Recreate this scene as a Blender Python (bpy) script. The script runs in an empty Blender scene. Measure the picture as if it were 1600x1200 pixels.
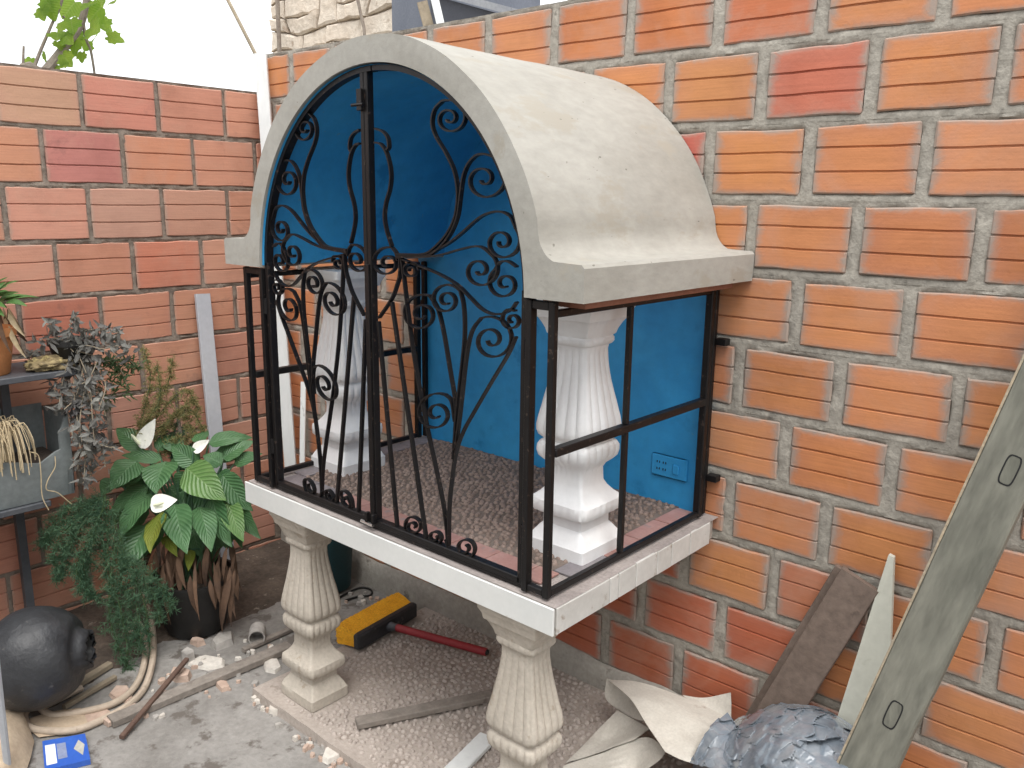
import bpy, math, random
import numpy as np
from mathutils import Vector, Matrix, noise as mnoise

scene = bpy.context.scene
# ------------------------------------------------------------------ camera
FPX = 1309.66
CAM = np.array([0.90516, -1.82542, 0.76548])
YAW, PITCH, ROLL = 0.71946, 0.2176, 0.01398
def _basis():
    cy, sy = math.cos(YAW), math.sin(YAW)
    fw = np.array([-sy*math.cos(PITCH), cy*math.cos(PITCH), -math.sin(PITCH)])
    rt = np.array([cy, sy, 0.0]); up = np.cross(rt, fw)
    r2 = rt*math.cos(ROLL)+up*math.sin(ROLL); u2 = -rt*math.sin(ROLL)+up*math.cos(ROLL)
    return r2, u2, fw
RT, UP, FW = _basis()
cam_data = bpy.data.cameras.new('camera')
cam_data.sensor_width = 36.0
cam_data.lens = FPX/1600*36.0
cam_data.clip_start = 0.05
cam_data.clip_end = 2000
cam = bpy.data.objects.new('camera', cam_data)
scene.collection.objects.link(cam)
m = Matrix.Identity(4)
for i in range(3):
    m[i][0] = RT[i]; m[i][1] = UP[i]; m[i][2] = -FW[i]; m[i][3] = CAM[i]
cam.matrix_world = m
scene.camera = cam
# ------------------------------------------------------------------ world, sun, exposure
SUN_AZ, SUN_EL = math.radians(128), math.radians(64)   # azimuth from +Y towards +X
world = bpy.data.worlds.new('World'); scene.world = world
world.use_nodes = True
wn = world.node_tree.nodes; wl = world.node_tree.links
bg = wn['Background']
sky = wn.new('ShaderNodeTexSky'); sky.sky_type = 'NISHITA'; sky.sun_disc = False
sky.sun_elevation = SUN_EL; sky.sun_rotation = SUN_AZ
sky.dust_density = 6.0; sky.air_density = 1.0; sky.ozone_density = 1.0
hsv = wn.new('ShaderNodeHueSaturation'); hsv.inputs['Saturation'].default_value = 0.22
wl.new(sky.outputs[0], hsv.inputs['Color'])
ovc = wn.new('ShaderNodeMix'); ovc.data_type = 'RGBA'          # even overcast veil over the sky
ovc.inputs[0].default_value = 0.7; ovc.inputs[7].default_value = (5.6, 5.7, 5.8, 1)
wl.new(hsv.outputs[0], ovc.inputs[6]); wl.new(ovc.outputs[2], bg.inputs[0])
bg.inputs[1].default_value = 0.15
sun_d = bpy.data.lights.new('sun', 'SUN'); sun_d.energy = 0.9; sun_d.angle = math.radians(40)
sun_d.color = (1.0, 0.96, 0.9)
sun = bpy.data.objects.new('sun', sun_d); scene.collection.objects.link(sun)
sd = Vector((math.sin(SUN_AZ)*math.cos(SUN_EL), math.cos(SUN_AZ)*math.cos(SUN_EL), math.sin(SUN_EL)))
sun.rotation_euler = sd.to_track_quat('Z', 'Y').to_euler()
sun.location = sd*20
scene.view_settings.view_transform = 'Standard'
scene.view_settings.look = 'None'
scene.view_settings.gamma = 1.0
scene.view_settings.use_curve_mapping = False
scene.view_settings.exposure = 1.15

# ------------------------------------------------------------------ pixel helpers
def ray(u, v): return FW+RT*(u-800)/FPX-UP*(v-600)/FPX
def PX(u, v, x): d = ray(u, v); return CAM+d*(x-CAM[0])/d[0]
def PY(u, v, y): d = ray(u, v); return CAM+d*(y-CAM[1])/d[1]
def PZ(u, v, z): d = ray(u, v); return CAM+d*(z-CAM[2])/d[2]
def PD(u, v, dep): return CAM+ray(u, v)*dep
GZ = -0.65      # yard floor
PLZ = -0.61     # top of pebble plinth

# ------------------------------------------------------------------ builders
COL = scene.collection
def wloc(o):
    p = Vector((0, 0, 0))
    while o is not None:
        p += o.location; o = o.parent
    return p
def props(o, label=None, cat=None, group=None, kind=None):
    if label: o['label'] = label
    if cat: o['category'] = cat
    if group: o['group'] = group
    if kind: o['kind'] = kind
    return o
def thing(name, loc, label, cat, group=None):
    o = bpy.data.objects.new(name, None); COL.objects.link(o)
    o.empty_display_size = 0.05
    o.location = Vector([float(c) for c in loc])
    return props(o, label, cat, group)
class MB:
    def __init__(s): s.v = []; s.f = []; s.uv = None; s.sm = False
    def add(s, vs, fs):
        n = len(s.v); s.v += [tuple(float(c) for c in p) for p in vs]
        s.f += [tuple(i+n for i in f) for f in fs]; return s
    def box(s, lo, hi):
        x0, y0, z0 = lo; x1, y1, z1 = hi
        return s.add([(x0,y0,z0),(x1,y0,z0),(x1,y1,z0),(x0,y1,z0),(x0,y0,z1),(x1,y0,z1),(x1,y1,z1),(x0,y1,z1)],
                     [(0,3,2,1),(4,5,6,7),(0,1,5,4),(1,2,6,5),(2,3,7,6),(3,0,4,7)])
    def obox(s, c, ax, ay, az, bev=0.0):
        # oriented box, half-axis vectors; chamfered along its edges when bev > 0
        c = np.array(c, float); ax = np.array(ax, float); ay = np.array(ay, float); az = np.array(az, float)
        if bev <= 0:
            vs = [c+sx*ax+sy*ay+sz*az for sz in (-1, 1) for sx, sy in ((-1,-1),(1,-1),(1,1),(-1,1))]
            return s.add(vs, [(0,3,2,1),(4,5,6,7),(0,1,5,4),(1,2,6,5),(2,3,7,6),(3,0,4,7)])
        la, lb, lc = np.linalg.norm(ax), np.linalg.norm(ay), np.linalg.norm(az)
        A, B, D = ax/la, ay/lb, az/lc
        def ring(z, ins):
            a, b = la-ins, lb-ins; k = bev
            return [c+A*x+B*y+D*z for x, y in ((-a+k,-b),(a-k,-b),(a,-b+k),(a,b-k),(a-k,b),(-a+k,b),(-a,b-k),(-a,-b+k))]
        rs = [ring(-lc, bev), ring(-lc+bev, 0), ring(lc-bev, 0), ring(lc, bev)]
        vs = sum(rs, []); fs = [tuple(reversed(range(8))), tuple(range(24, 32))]
        for r in range(3):
            for i in range(8):
                j = (i+1) % 8; fs.append((r*8+i, r*8+j, r*8+8+j, r*8+8+i))
        return s.add(vs, fs)
    def tube(s, pts, rad, n=8, cap=True):
        pts = [np.array(p, float) for p in pts]; N = len(pts)
        if not hasattr(rad, '__len__'): rad = [rad]*N
        prev = None; vs = []
        for i, p in enumerate(pts):
            t = pts[min(i+1, N-1)]-pts[max(i-1, 0)]; t = t/(np.linalg.norm(t)+1e-12)
            if prev is None:
                a = np.array([0,0,1.0]) if abs(t[2]) < .9 else np.array([1.0,0,0])
                x = np.cross(a, t)
            else: x = prev-t*np.dot(prev, t)
            x /= np.linalg.norm(x)+1e-12; prev = x; y = np.cross(t, x)
            for k in range(n):
                an = 2*math.pi*k/n
                vs.append(p+rad[i]*(math.cos(an)*x+math.sin(an)*y))
        fs = [(i*n+k, i*n+(k+1) % n, (i+1)*n+(k+1) % n, (i+1)*n+k) for i in range(N-1) for k in range(n)]
        if cap: fs += [tuple(reversed(range(n))), tuple(range((N-1)*n, N*n))]
        s.sm = True
        return s.add(vs, fs)
    def ribbon(s, pts, w=0.012, t=0.004, yax=(0, 1, 0)):
        # flat bar swept in a plane whose normal is yax
        pts = [np.array(p, float) for p in pts]; N = len(pts); ya = np.array(yax, float)
        vs = []
        for i, p in enumerate(pts):
            d = pts[min(i+1, N-1)]-pts[max(i-1, 0)]; n = np.cross(ya, d); n /= np.linalg.norm(n)+1e-12
            for a, b in ((-1,-1),(1,-1),(1,1),(-1,1)): vs.append(p+n*a*t/2+ya*b*w/2)
        fs = [(i*4+k, i*4+(k+1) % 4, (i+1)*4+(k+1) % 4, (i+1)*4+k) for i in range(N-1) for k in range(4)]
        fs += [(3,2,1,0), tuple((N-1)*4+k for k in range(4))]
        return s.add(vs, fs)
    def grid(s, P, closed_u=False):
        P = np.array(P); a, b = P.shape[:2]
        fs = []
        for i in range(a-1):
            for j in range(b if closed_u else b-1):
                k = (j+1) % b
                fs.append((i*b+j, i*b+k, (i+1)*b+k, (i+1)*b+j))
        return s.add(P.reshape(-1, 3), fs)
    def build(s, name, mat, parent=None, loc=None, smooth=None, ang=40, color=None):
        off = wloc(parent) if parent else Vector((0, 0, 0))
        L = Vector([float(c) for c in loc])-off if loc is not None else Vector((0, 0, 0))
        tot = off+L
        me = bpy.data.meshes.new(name)
        me.from_pydata([(x-tot.x, y-tot.y, z-tot.z) for x, y, z in s.v], [], s.f)
        if mat: me.materials.append(M[mat] if isinstance(mat, str) else mat)
        if s.uv is not None:
            ul = me.uv_layers.new(name='UVMap')
            for lp in me.loops: ul.data[lp.index].uv = s.uv[lp.vertex_index]
        me.update()
        if smooth or (smooth is None and s.sm):
            me.shade_smooth()
            if ang < 180: me.set_sharp_from_angle(angle=math.radians(ang))
        o = bpy.data.objects.new(name, me); COL.objects.link(o)
        o.location = L
        if parent: o.parent = parent
        if color: o.color = color
        return o
def cat_rom(pts, k=8):
    pts = [np.array(p, float) for p in pts]
    if len(pts) < 3:
        return [pts[0]+(pts[1]-pts[0])*i/k for i in range(k+1)]
    e = [2*pts[0]-pts[1]]+pts+[2*pts[-1]-pts[-2]]; out = []
    for i in range(1, len(e)-2):
        for j in range(k):
            t = j/k
            out.append(.5*((2*e[i])+(-e[i-1]+e[i+1])*t+(2*e[i-1]-5*e[i]+4*e[i+1]-e[i+2])*t*t+(-e[i-1]+3*e[i]-3*e[i+1]+e[i+2])*t**3))
    out.append(pts[-1]); return out
def N3(p, s=1.0, off=0.0): return mnoise.noise(Vector((p[0]*s+off, p[1]*s+off*1.7, p[2]*s-off)))

# ------------------------------------------------------------------ materials
M = {}
def nt(name):
    mt = bpy.data.materials.new(name); mt.use_nodes = True; M[name] = mt
    n = mt.node_tree.nodes; l = mt.node_tree.links
    return mt, n, l, n['Principled BSDF']
def noise_node(n, l, vec, scale, detail=4, rough=.55, dist=0.0):
    t = n.new('ShaderNodeTexNoise'); t.inputs['Scale'].default_value = scale
    t.inputs['Detail'].default_value = detail; t.inputs['Roughness'].default_value = rough
    t.inputs['Distortion'].default_value = dist
    l.new(vec, t.inputs['Vector']); return t.outputs[0]
def ramp(n, l, src, stops):
    r = n.new('ShaderNodeValToRGB'); e = r.color_ramp.elements
    while len(e) < len(stops): e.new(.5)
    for i, (p, c) in enumerate(stops):
        e[i].position = p; e[i].color = c if len(c) == 4 else (*c, 1)
    l.new(src, r.inputs[0]); return r.outputs[0]
def mixc(n, l, fac, a, b, mode='MIX'):
    x = n.new('ShaderNodeMix'); x.data_type = 'RGBA'; x.blend_type = mode
    for sock, val in ((x.inputs[0], fac), (x.inputs[6], a), (x.inputs[7], b)):
        if hasattr(val, 'links'): l.new(val, sock)
        elif isinstance(val, (int, float)): sock.default_value = val
        else: sock.default_value = (*val, 1) if len(val) == 3 else val
    return x.outputs[2]
def math_n(n, l, op, a, b=None):
    x = n.new('ShaderNodeMath'); x.operation = op
    for i, v in enumerate((a, b)):
        if v is None: continue
        if hasattr(v, 'links'): l.new(v, x.inputs[i])
        else: x.inputs[i].default_value = v
    return x.outputs[0]
def ocoord(n, l, jitter=True):
    tc = n.new('ShaderNodeTexCoord')
    if not jitter: return tc.outputs['Object']
    oi = n.new('ShaderNodeObjectInfo')
    mp = n.new('ShaderNodeVectorMath'); mp.operation = 'ADD'
    sc = n.new('ShaderNodeVectorMath'); sc.operation = 'SCALE'
    cb = n.new('ShaderNodeCombineXYZ')
    for i in range(3): l.new(oi.outputs['Random'], cb.inputs[i])
    l.new(cb.outputs[0], sc.inputs[0]); sc.inputs['Scale'].default_value = 37.0
    l.new(tc.outputs['Object'], mp.inputs[0]); l.new(sc.outputs[0], mp.inputs[1])
    return mp.outputs[0]
def bumpn(n, l, b, h, strength=.4, dist=.004):
    x = n.new('ShaderNodeBump'); x.inputs['Strength'].default_value = strength
    x.inputs['Distance'].default_value = dist
    l.new(h, x.inputs['Height']); l.new(x.outputs[0], b.inputs['Normal'])
def surf(name, c1, c2, scale=6, rough=.85, spots=None, spot_scale=40, spot_lo=.6, bump=.3, bdist=.003, bscale=90, fine=.12, metal=0, spec=None, stretch=None, jitter=True, pits=None, pit_scale=120, pit_lo=.72):
    mt, n, l, b = nt(name)
    v = ocoord(n, l, jitter)
    if stretch:
        mp = n.new('ShaderNodeMapping'); mp.inputs['Scale'].default_value = stretch
        l.new(v, mp.inputs[0]); v = mp.outputs[0]
    big = noise_node(n, l, v, scale, 6, .62, .3)
    c = mixc(n, l, ramp(n, l, big, [(.32, (0,0,0)), (.68, (1,1,1))]), c1, c2)
    fn = noise_node(n, l, v, bscale, 3, .6)
    f2 = ramp(n, l, fn, [(.25, (1-fine,)*3), (.75, (1+fine,)*3)])
    c = mixc(n, l, 1.0, c, f2, 'MULTIPLY')
    if spots:
        sn = noise_node(n, l, v, spot_scale, 5, .65)
        c = mixc(n, l, ramp(n, l, sn, [(spot_lo, (0,0,0)), (spot_lo+.07, (1,1,1))]), c, spots)
    if pits:
        pn = noise_node(n, l, v, pit_scale, 2, .5)
        c = mixc(n, l, ramp(n, l, pn, [(pit_lo, (0,0,0)), (pit_lo+.03, (.8,.8,.8))]), c, pits)
    l.new(c, b.inputs['Base Color']); b.inputs['Roughness'].default_value = rough
    b.inputs['Metallic'].default_value = metal
    if spec is not None: b.inputs['Specular IOR Level'].default_value = spec
    if bump: bumpn(n, l, b, fn, bump, bdist)
    return mt
def brick_mat(name, smear_col, smear_w, smear_amt, soot):
    mt, n, l, b = nt(name)
    oi = n.new('ShaderNodeObjectInfo'); tc = n.new('ShaderNodeTexCoord')
    v = ocoord(n, l)
    sx = n.new('ShaderNodeSeparateXYZ'); l.new(tc.outputs['Generated'], sx.inputs[0])
    def edge(o, k):
        a = math_n(n, l, 'ABSOLUTE', math_n(n, l, 'SUBTRACT', o, .5))
        return math_n(n, l, 'MULTIPLY', math_n(n, l, 'SUBTRACT', .5, a), k)
    d = math_n(n, l, 'MINIMUM', edge(sx.outputs[0], .225), math_n(n, l, 'MULTIPLY', edge(sx.outputs[2], .15), 1.9))
    nz = noise_node(n, l, v, 10, 7, .72, .8)
    nzs = math_n(n, l, 'MULTIPLY', math_n(n, l, 'SUBTRACT', nz, .5), smear_w*5.0)
    dd = math_n(n, l, 'ADD', d, nzs)
    fac = ramp(n, l, math_n(n, l, 'DIVIDE', dd, smear_w*2), [(.1, (smear_amt,)*3), (.5, (smear_amt*.4,)*3), (.9, (0,0,0))])
    hue = noise_node(n, l, v, 5, 4, .6)
    base = mixc(n, l, 1.0, oi.outputs['Color'], ramp(n, l, hue, [(.25, (.80,.77,.76)), (.5, (1,1,1)), (.78, (1.08,1.07,1.05))]), 'MULTIPLY')
    if soot:
        st = noise_node(n, l, v, 7, 6, .7, .6)
        base = mixc(n, l, ramp(n, l, st, [(.6, (0,0,0)), (.75, (soot,)*3)]), base, (.12,.075,.065))
    fn = noise_node(n, l, v, 120, 3, .6)
    mpp = n.new('ShaderNodeMapping'); mpp.inputs['Scale'].default_value = (3, 1, 90)
    l.new(v, mpp.inputs[0]); stn = noise_node(n, l, mpp.outputs[0], 3, 3, .6)
    base = mixc(n, l, 1.0, base, ramp(n, l, stn, [(.3, (.9,.9,.9)), (.7, (1.06,1.06,1.06))]), 'MULTIPLY')
    halo = ramp(n, l, math_n(n, l, 'DIVIDE', dd, smear_w*5), [(.05, (.55,.55,.55)), (.5, (.28,.28,.28)), (1.0, (0,0,0))])
    base = mixc(n, l, halo, base, mixc(n, l, .5, base, (.42,.20,.16)))
    big_ = noise_node(n, l, v, 2.6, 5, .7, .8)
    base = mixc(n, l, ramp(n, l, big_, [(.5, (0,0,0)), (.68, (.45,.45,.45))]), base, (.46,.27,.20))
    col = mixc(n, l, fac, base, smear_col)
    l.new(col, b.inputs['Base Color']); b.inputs['Roughness'].default_value = .82
    b.inputs['Specular IOR Level'].default_value = .3
    bumpn(n, l, b, math_n(n, l, 'ADD', fn, math_n(n, l, 'MULTIPLY', fac, 1.2)), .35, .002)
brick_mat('brick_orange', (.315,.265,.228), .0135, .92, .0)
brick_mat('brick_pink', (.32,.25,.20), .0055, .6, .55)
surf('mortar_grey', (.275,.255,.22), (.36,.335,.29), 9, .95, (.2,.185,.16), 22, .62, .7, .004, 110, .2, jitter=False)
surf('mortar_brown', (.165,.135,.11), (.235,.195,.16), 9, .95, (.13,.1,.085), 22, .6, .7, .004, 110, .2, jitter=False)
surf('canopy_cement', (.29,.28,.248), (.375,.366,.332), 4.2, .8, (.32,.30,.255), 9, .56, .4, .002, 55, .09, jitter=False, stretch=(1,.45,1), pits=(.13,.12,.1), pit_scale=75, pit_lo=.735)
surf('yard_concrete', (.165,.155,.142), (.31,.297,.28), 3.4, .92, (.125,.11,.097), 11, .55, .5, .005, 70, .16, jitter=False)
surf('plinth_cement', (.31,.268,.235), (.41,.36,.32), 5, .95, (.24,.2,.17), 15, .62, .6, .004, 90, .15, jitter=False)
surf('skirting_plaster', (.30,.28,.25), (.38,.36,.32), 5, .95, (.17,.15,.13), 13, .62, .5, .004, 70, .15, jitter=False)
surf('pebble_brown', (.18,.13,.105), (.30,.225,.19), 30, .6, None, 40, .6, .2, .001, 200, .2, jitter=False)
surf('pebble_dusty', (.33,.285,.255), (.45,.395,.355), 30, .85, None, 40, .6, .2, .001, 200, .15, jitter=False)
surf('grout_brown', (.13,.10,.085), (.20,.16,.135), 12, .9, None, 40, .6, .4, .002, 150, .15, jitter=False)
surf('slab_cement', (.24,.21,.2), (.36,.32,.30), 9, .85, (.45,.42,.39), 26, .66, .5, .003, 120, .2, jitter=False)
surf('pink_tile', (.30,.15,.13), (.40,.24,.21), 14, .5, (.25,.2,.19), 30, .6, .2, .001, 120, .1)
surf('grey_tile', (.14,.125,.135), (.25,.23,.24), 10, .45, (.34,.31,.30), 24, .64, .2, .001, 120, .15)
surf('white_trim', (.63,.645,.63), (.70,.71,.69), 5, .4, (.5,.47,.43), 16, .67, .1, .001, 80, .03)
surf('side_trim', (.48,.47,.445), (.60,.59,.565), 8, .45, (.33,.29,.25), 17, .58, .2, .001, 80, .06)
surf('white_paint', (.73,.735,.74), (.78,.78,.78), 8, .5, (.66,.65,.64), 30, .7, .25, .002, 70, .03)
surf('cast_stone', (.40,.36,.305), (.51,.465,.40), 7, .9, (.36,.31,.25), 22, .6, .5, .003, 100, .12)
surf('blue_paint', (.020,.27,.60), (.045,.36,.70), 3.2, .55, (.018,.24,.53), 7, .6, .3, .004, 26, .08, jitter=False, pits=(.09,.30,.5), pit_scale=60, pit_lo=.72)
surf('black_iron', (.0045,.004,.0048), (.009,.008,.008), 20, .42, None, 40, .6, .2, .001, 150, .1, spec=.32, pits=(.05,.035,.028), pit_scale=90, pit_lo=.66)
surf('steel', (.6,.6,.58), (.7,.7,.68), 20, .3, metal=1, bump=.1)
surf('red_lintel', (.26,.11,.07), (.34,.15,.1), 10, .8)
surf('dark_hole', (.006,.006,.007), (.01,.01,.01), 10, .8, bump=0)
surf('white_board', (.58,.60,.60), (.68,.70,.69), 4, .7, (.36,.36,.35), 30, .66, .2, .001, 60, .06, stretch=(1,1,.3))
surf('grey_blue_board', (.36,.38,.42), (.44,.46,.49), 4, .7, None, 30, .66, .2, .001, 60, .06)
surf('olive_wood', (.115,.116,.094), (.20,.196,.162), 9, .85, (.33,.31,.28), 20, .62, .8, .005, 45, .3, jitter=False, stretch=(1,1,.22), pits=(.045,.045,.036), pit_scale=22, pit_lo=.66)
surf('olive_edge', (.36,.29,.2), (.28,.24,.18), 14, .9, (.16,.16,.13), 24, .6, .6, .003, 80, .25, jitter=False)
surf('grey_wood', (.165,.142,.122), (.28,.25,.22), 5, .92, (.12,.1,.085), 16, .62, .6, .003, 60, .2, stretch=(1,1,1))
surf('brown_wood', (.12,.088,.07), (.18,.135,.11), 6, .85, (.1,.075,.06), 20, .64, .5, .003, 60, .2)
surf('pale_wedge', (.46,.465,.40), (.54,.545,.475), 4, .75, (.4,.4,.33), 16, .64, .2, .001, 60, .06)
surf('rust', (.085,.05,.038), (.13,.08,.06), 20, .9, (.08,.045,.035), 40, .6)
surf('canvas', (.47,.44,.39), (.57,.545,.49), 5, .95, (.38,.32,.27), 8, .62, .4, .002, 160, .1, jitter=False)
surf('paper_brown', (.36,.27,.19), (.46,.37,.27), 6, .95, (.25,.18,.12), 10, .62, .4, .002, 90, .12)
surf('black_plastic', (.016,.017,.020), (.035,.037,.041), 6, .5, (.10,.095,.09), 18, .63, .6, .006, 30, .2, jitter=False)
surf('pot_black', (.007,.007,.0075), (.014,.0135,.013), 8, .55, None, 20, .6, .3, .002, 60, .2)
surf('terracotta', (.42,.17,.06), (.52,.23,.09), 8, .8)
surf('zinc', (.12,.14,.145), (.19,.21,.21), 6, .55, (.26,.27,.26), 20, .66, .3, .002, 60, .15, jitter=False)
surf('dark_metal', (.055,.06,.07), (.085,.09,.10), 8, .5, None, 20, .6, .2, .001, 60, .15)
surf('soil', (.03,.022,.017), (.06,.045,.035), 20, .95, None, 20, .6, .8, .01, 80, .3)
surf('hose', (.38,.31,.24), (.47,.39,.31), 8, .6, (.28,.22,.17), 20, .62, .2, .001, 60, .1)
surf('rubble_pale', (.50,.46,.41), (.62,.59,.54), 9, .95, None, 20, .6, .5, .004, 60, .15)
surf('rubble_grey', (.27,.255,.24), (.40,.38,.35), 9, .95, None, 20, .6, .5, .004, 60, .15)
surf('rubble_pink', (.40,.29,.23), (.5,.38,.31), 9, .95, None, 20, .6, .5, .004, 60, .15)
surf('blue_card', (.025,.09,.42), (.04,.13,.50), 9, .5, (.12,.17,.35), 40, .68, .2, .001, 60, .1)
surf('print_white', (.68,.72,.8), (.78,.8,.84), 20, .6)
surf('print_grey', (.20,.24,.38), (.26,.3,.42), 20, .6)
surf('print_tan', (.36,.36,.34), (.44,.43,.38), 20, .6)
surf('bristle_yellow', (.74,.35,.01), (.85,.44,.02), 40, .75, (.55,.25,.008), 60, .62, .3, .002, 200, .2)
surf('red_handle', (.26,.022,.03), (.33,.035,.042), 10, .55, (.24,.1,.1), 40, .64)
surf('teal_plastic', (.010,.05,.062), (.015,.065,.078), 8, .5)
surf('bark', (.16,.13,.11), (.28,.24,.20), 20, .95, None, 20, .6, .6, .004, 60, .2)
surf('twig', (.20,.165,.12), (.30,.25,.18), 20, .95)
surf('straw', (.42,.33,.20), (.55,.45,.30), 20, .95, fine=.2)
surf('dry_leaf', (.06,.036,.024), (.14,.08,.048), 10, .9)
surf('yellow_lump', (.16,.12,.07), (.30,.235,.12), 30, .95, (.42,.34,.15), 24, .56, .8, .006, 60, .3)
surf('stone_pale', (.50,.42,.34), (.64,.58,.50), 3, .95, (.34,.27,.21), 6, .6, .6, .02, 20, .15)
surf('stone_joint', (.3,.25,.2), (.4,.34,.28), 4, .95, bump=.6, bdist=.02, bscale=20, jitter=False)
surf('shed_wall', (.10,.115,.15), (.15,.165,.2), 2.5, .8)
surf('shed_roof', (.05,.055,.07), (.075,.08,.1), 2.5, .8)
surf('roof_edge', (.23,.24,.27), (.3,.31,.33), 4, .7)
surf('roof_tile', (.25,.12,.08), (.32,.16,.1), 5, .9)
surf('door_paint', (.1,.07,.05), (.14,.1,.07), 5, .6)
surf('far_ground', (.2,.17,.13), (.28,.24,.18), .8, .95, jitter=False)
surf('white_flower', (.80,.81,.74), (.86,.86,.80), 10, .5, bump=.1)
surf('spadix', (.62,.66,.45), (.72,.74,.55), 60, .7, bump=.5, bscale=300)

def leaf_mat(name, c1, c2, vein, trans=.25, rough=.4, vein_amt=.5):
    mt, n, l, b = nt(name)
    uvn = n.new('ShaderNodeUVMap'); sx = n.new('ShaderNodeSeparateXYZ'); l.new(uvn.outputs[0], sx.inputs[0])
    au = math_n(n, l, 'ABSOLUTE', math_n(n, l, 'SUBTRACT', sx.outputs[0], .5))
    ph = math_n(n, l, 'SUBTRACT', math_n(n, l, 'MULTIPLY', sx.outputs[1], 62.0), math_n(n, l, 'MULTIPLY', au, 40.0))
    w = math_n(n, l, 'SINE', ph)
    v = ocoord(n, l)
    nz = noise_node(n, l, v, 16, 4, .6)
    c = mixc(n, l, ramp(n, l, nz, [(.3, (0,0,0)), (.7, (1,1,1))]), c1, c2)
    c = mixc(n, l, math_n(n, l, 'MULTIPLY', ramp(n, l, w, [(.5, (0,0,0)), (1, (1,1,1))]), vein_amt), c, vein)
    c = mixc(n, l, ramp(n, l, au, [(.0, (.7,)*3), (.035, (0,0,0))]), c, vein)
    l.new(c, b.inputs['Base Color']); b.inputs['Roughness'].default_value = rough
    b.inputs['Specular IOR Level'].default_value = .45
    bumpn(n, l, b, w, .35, .004)
    tr = n.new('ShaderNodeBsdfTranslucent'); l.new(c, tr.inputs[0])
    mx = n.new('ShaderNodeMixShader'); mx.inputs[0].default_value = trans
    out = n['Material Output']
    l.new(b.outputs[0], mx.inputs[1]); l.new(tr.outputs[0], mx.inputs[2]); l.new(mx.outputs[0], out.inputs[0])
leaf_mat('lily_leaf', (.055,.14,.055), (.10,.215,.09), (.15,.27,.14), .25, .36, .32)
leaf_mat('lily_leaf_light', (.10,.21,.06), (.15,.27,.085), (.22,.34,.14), .25, .35)
leaf_mat('lily_leaf_yellow', (.17,.22,.03), (.23,.25,.04), (.28,.32,.09))
leaf_mat('fern_green', (.065,.15,.085), (.12,.22,.125), (.07,.15,.08), .35, .6, 0)
leaf_mat('fern_pale', (.26,.235,.09), (.33,.30,.13), (.17,.17,.06), .3, .7, 0)
leaf_mat('purple_leaf', (.055,.05,.052), (.25,.25,.225), (.3,.31,.27), .15, .5, .2)
leaf_mat('trailing_green', (.05,.095,.035), (.09,.15,.06), (.12,.19,.08), .2, .5, 0)
leaf_mat('green_leaf', (.05,.13,.03), (.09,.2,.05), (.13,.25,.08), .25, .45, .3)
leaf_mat('tree_leaf', (.17,.32,.035), (.32,.46,.06), (.3,.42,.1), .7, .5, .15)
def bag_mat():
    mt, n, l, b = nt('clear_plastic')
    v = ocoord(n, l, False)
    nz = noise_node(n, l, v, 11, 6, .65, .3)
    c = ramp(n, l, nz, [(.3, (.11,.14,.17)), (.52, (.20,.235,.275)), (.74, (.36,.38,.395))])
    l.new(c, b.inputs['Base Color']); b.inputs['Roughness'].default_value = .12
    b.inputs['Specular IOR Level'].default_value = .6
    b.inputs['Transmission Weight'].default_value = .12
    wv = noise_node(n, l, v, 30, 4, .6, .3)
    bumpn(n, l, b, wv, .3, .005)
bag_mat()

rnd = random.Random(7)

# ------------------------------------------------------------------ ground
MB().add([(-400,-400,GZ),(400,-400,GZ),(400,400,GZ),(-400,400,GZ)], [(0,1,2,3)]).build('ground', 'far_ground')
props(bpy.data.objects['ground'], kind='structure')
def yard():
    b = MB(); nx, ny = 150, 110; x0, x1, y0, y1 = -1.93, 3.2, -4.0, -0.002
    P = np.zeros((ny+1, nx+1, 3))
    for j in range(ny+1):
        for i in range(nx+1):
            x = x0+(x1-x0)*i/nx; y = y0+(y1-y0)*j/ny
            P[j, i] = (x, y, GZ+.012+.005*N3((x, y, 0), 3)+.002*N3((x, y, 5), 14))
    b.grid(P); o = b.build('yard_floor', 'yard_concrete', smooth=True, ang=180); props(o, kind='structure')
yard()

def shaded_dirt():
    b = MB(); nx, ny = 60, 120; P = np.zeros((ny+1, nx+1, 3))
    for j in range(ny+1):
        y = -2.3+2.29*j/ny
        edge = .50+.10*N3((y, 0, 0), 3)+.05*N3((y, 2, 0), 9)
        for i in range(nx+1):
            t = i/nx; x = -1.932+edge*t
            P[j, i] = (x, y, GZ+.012+.006+.014*(1-t)+.006*N3((x, y, 1), 12)+.004*N3((x, y, 1), 40)-.012*max(0, t-.6)/.4)
    b.grid(P); props(b.build('soil_bed', 'shaded_dirt', smooth=True, ang=180), kind='structure')
surf('shaded_dirt', (.055,.042,.033), (.13,.10,.078), 7, .97, (.27,.23,.19), 26, .63, .8, .008, 70, .3, jitter=False)  # soil, its tone darkened to stand in for deep shade under the plants
shaded_dirt()

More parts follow.
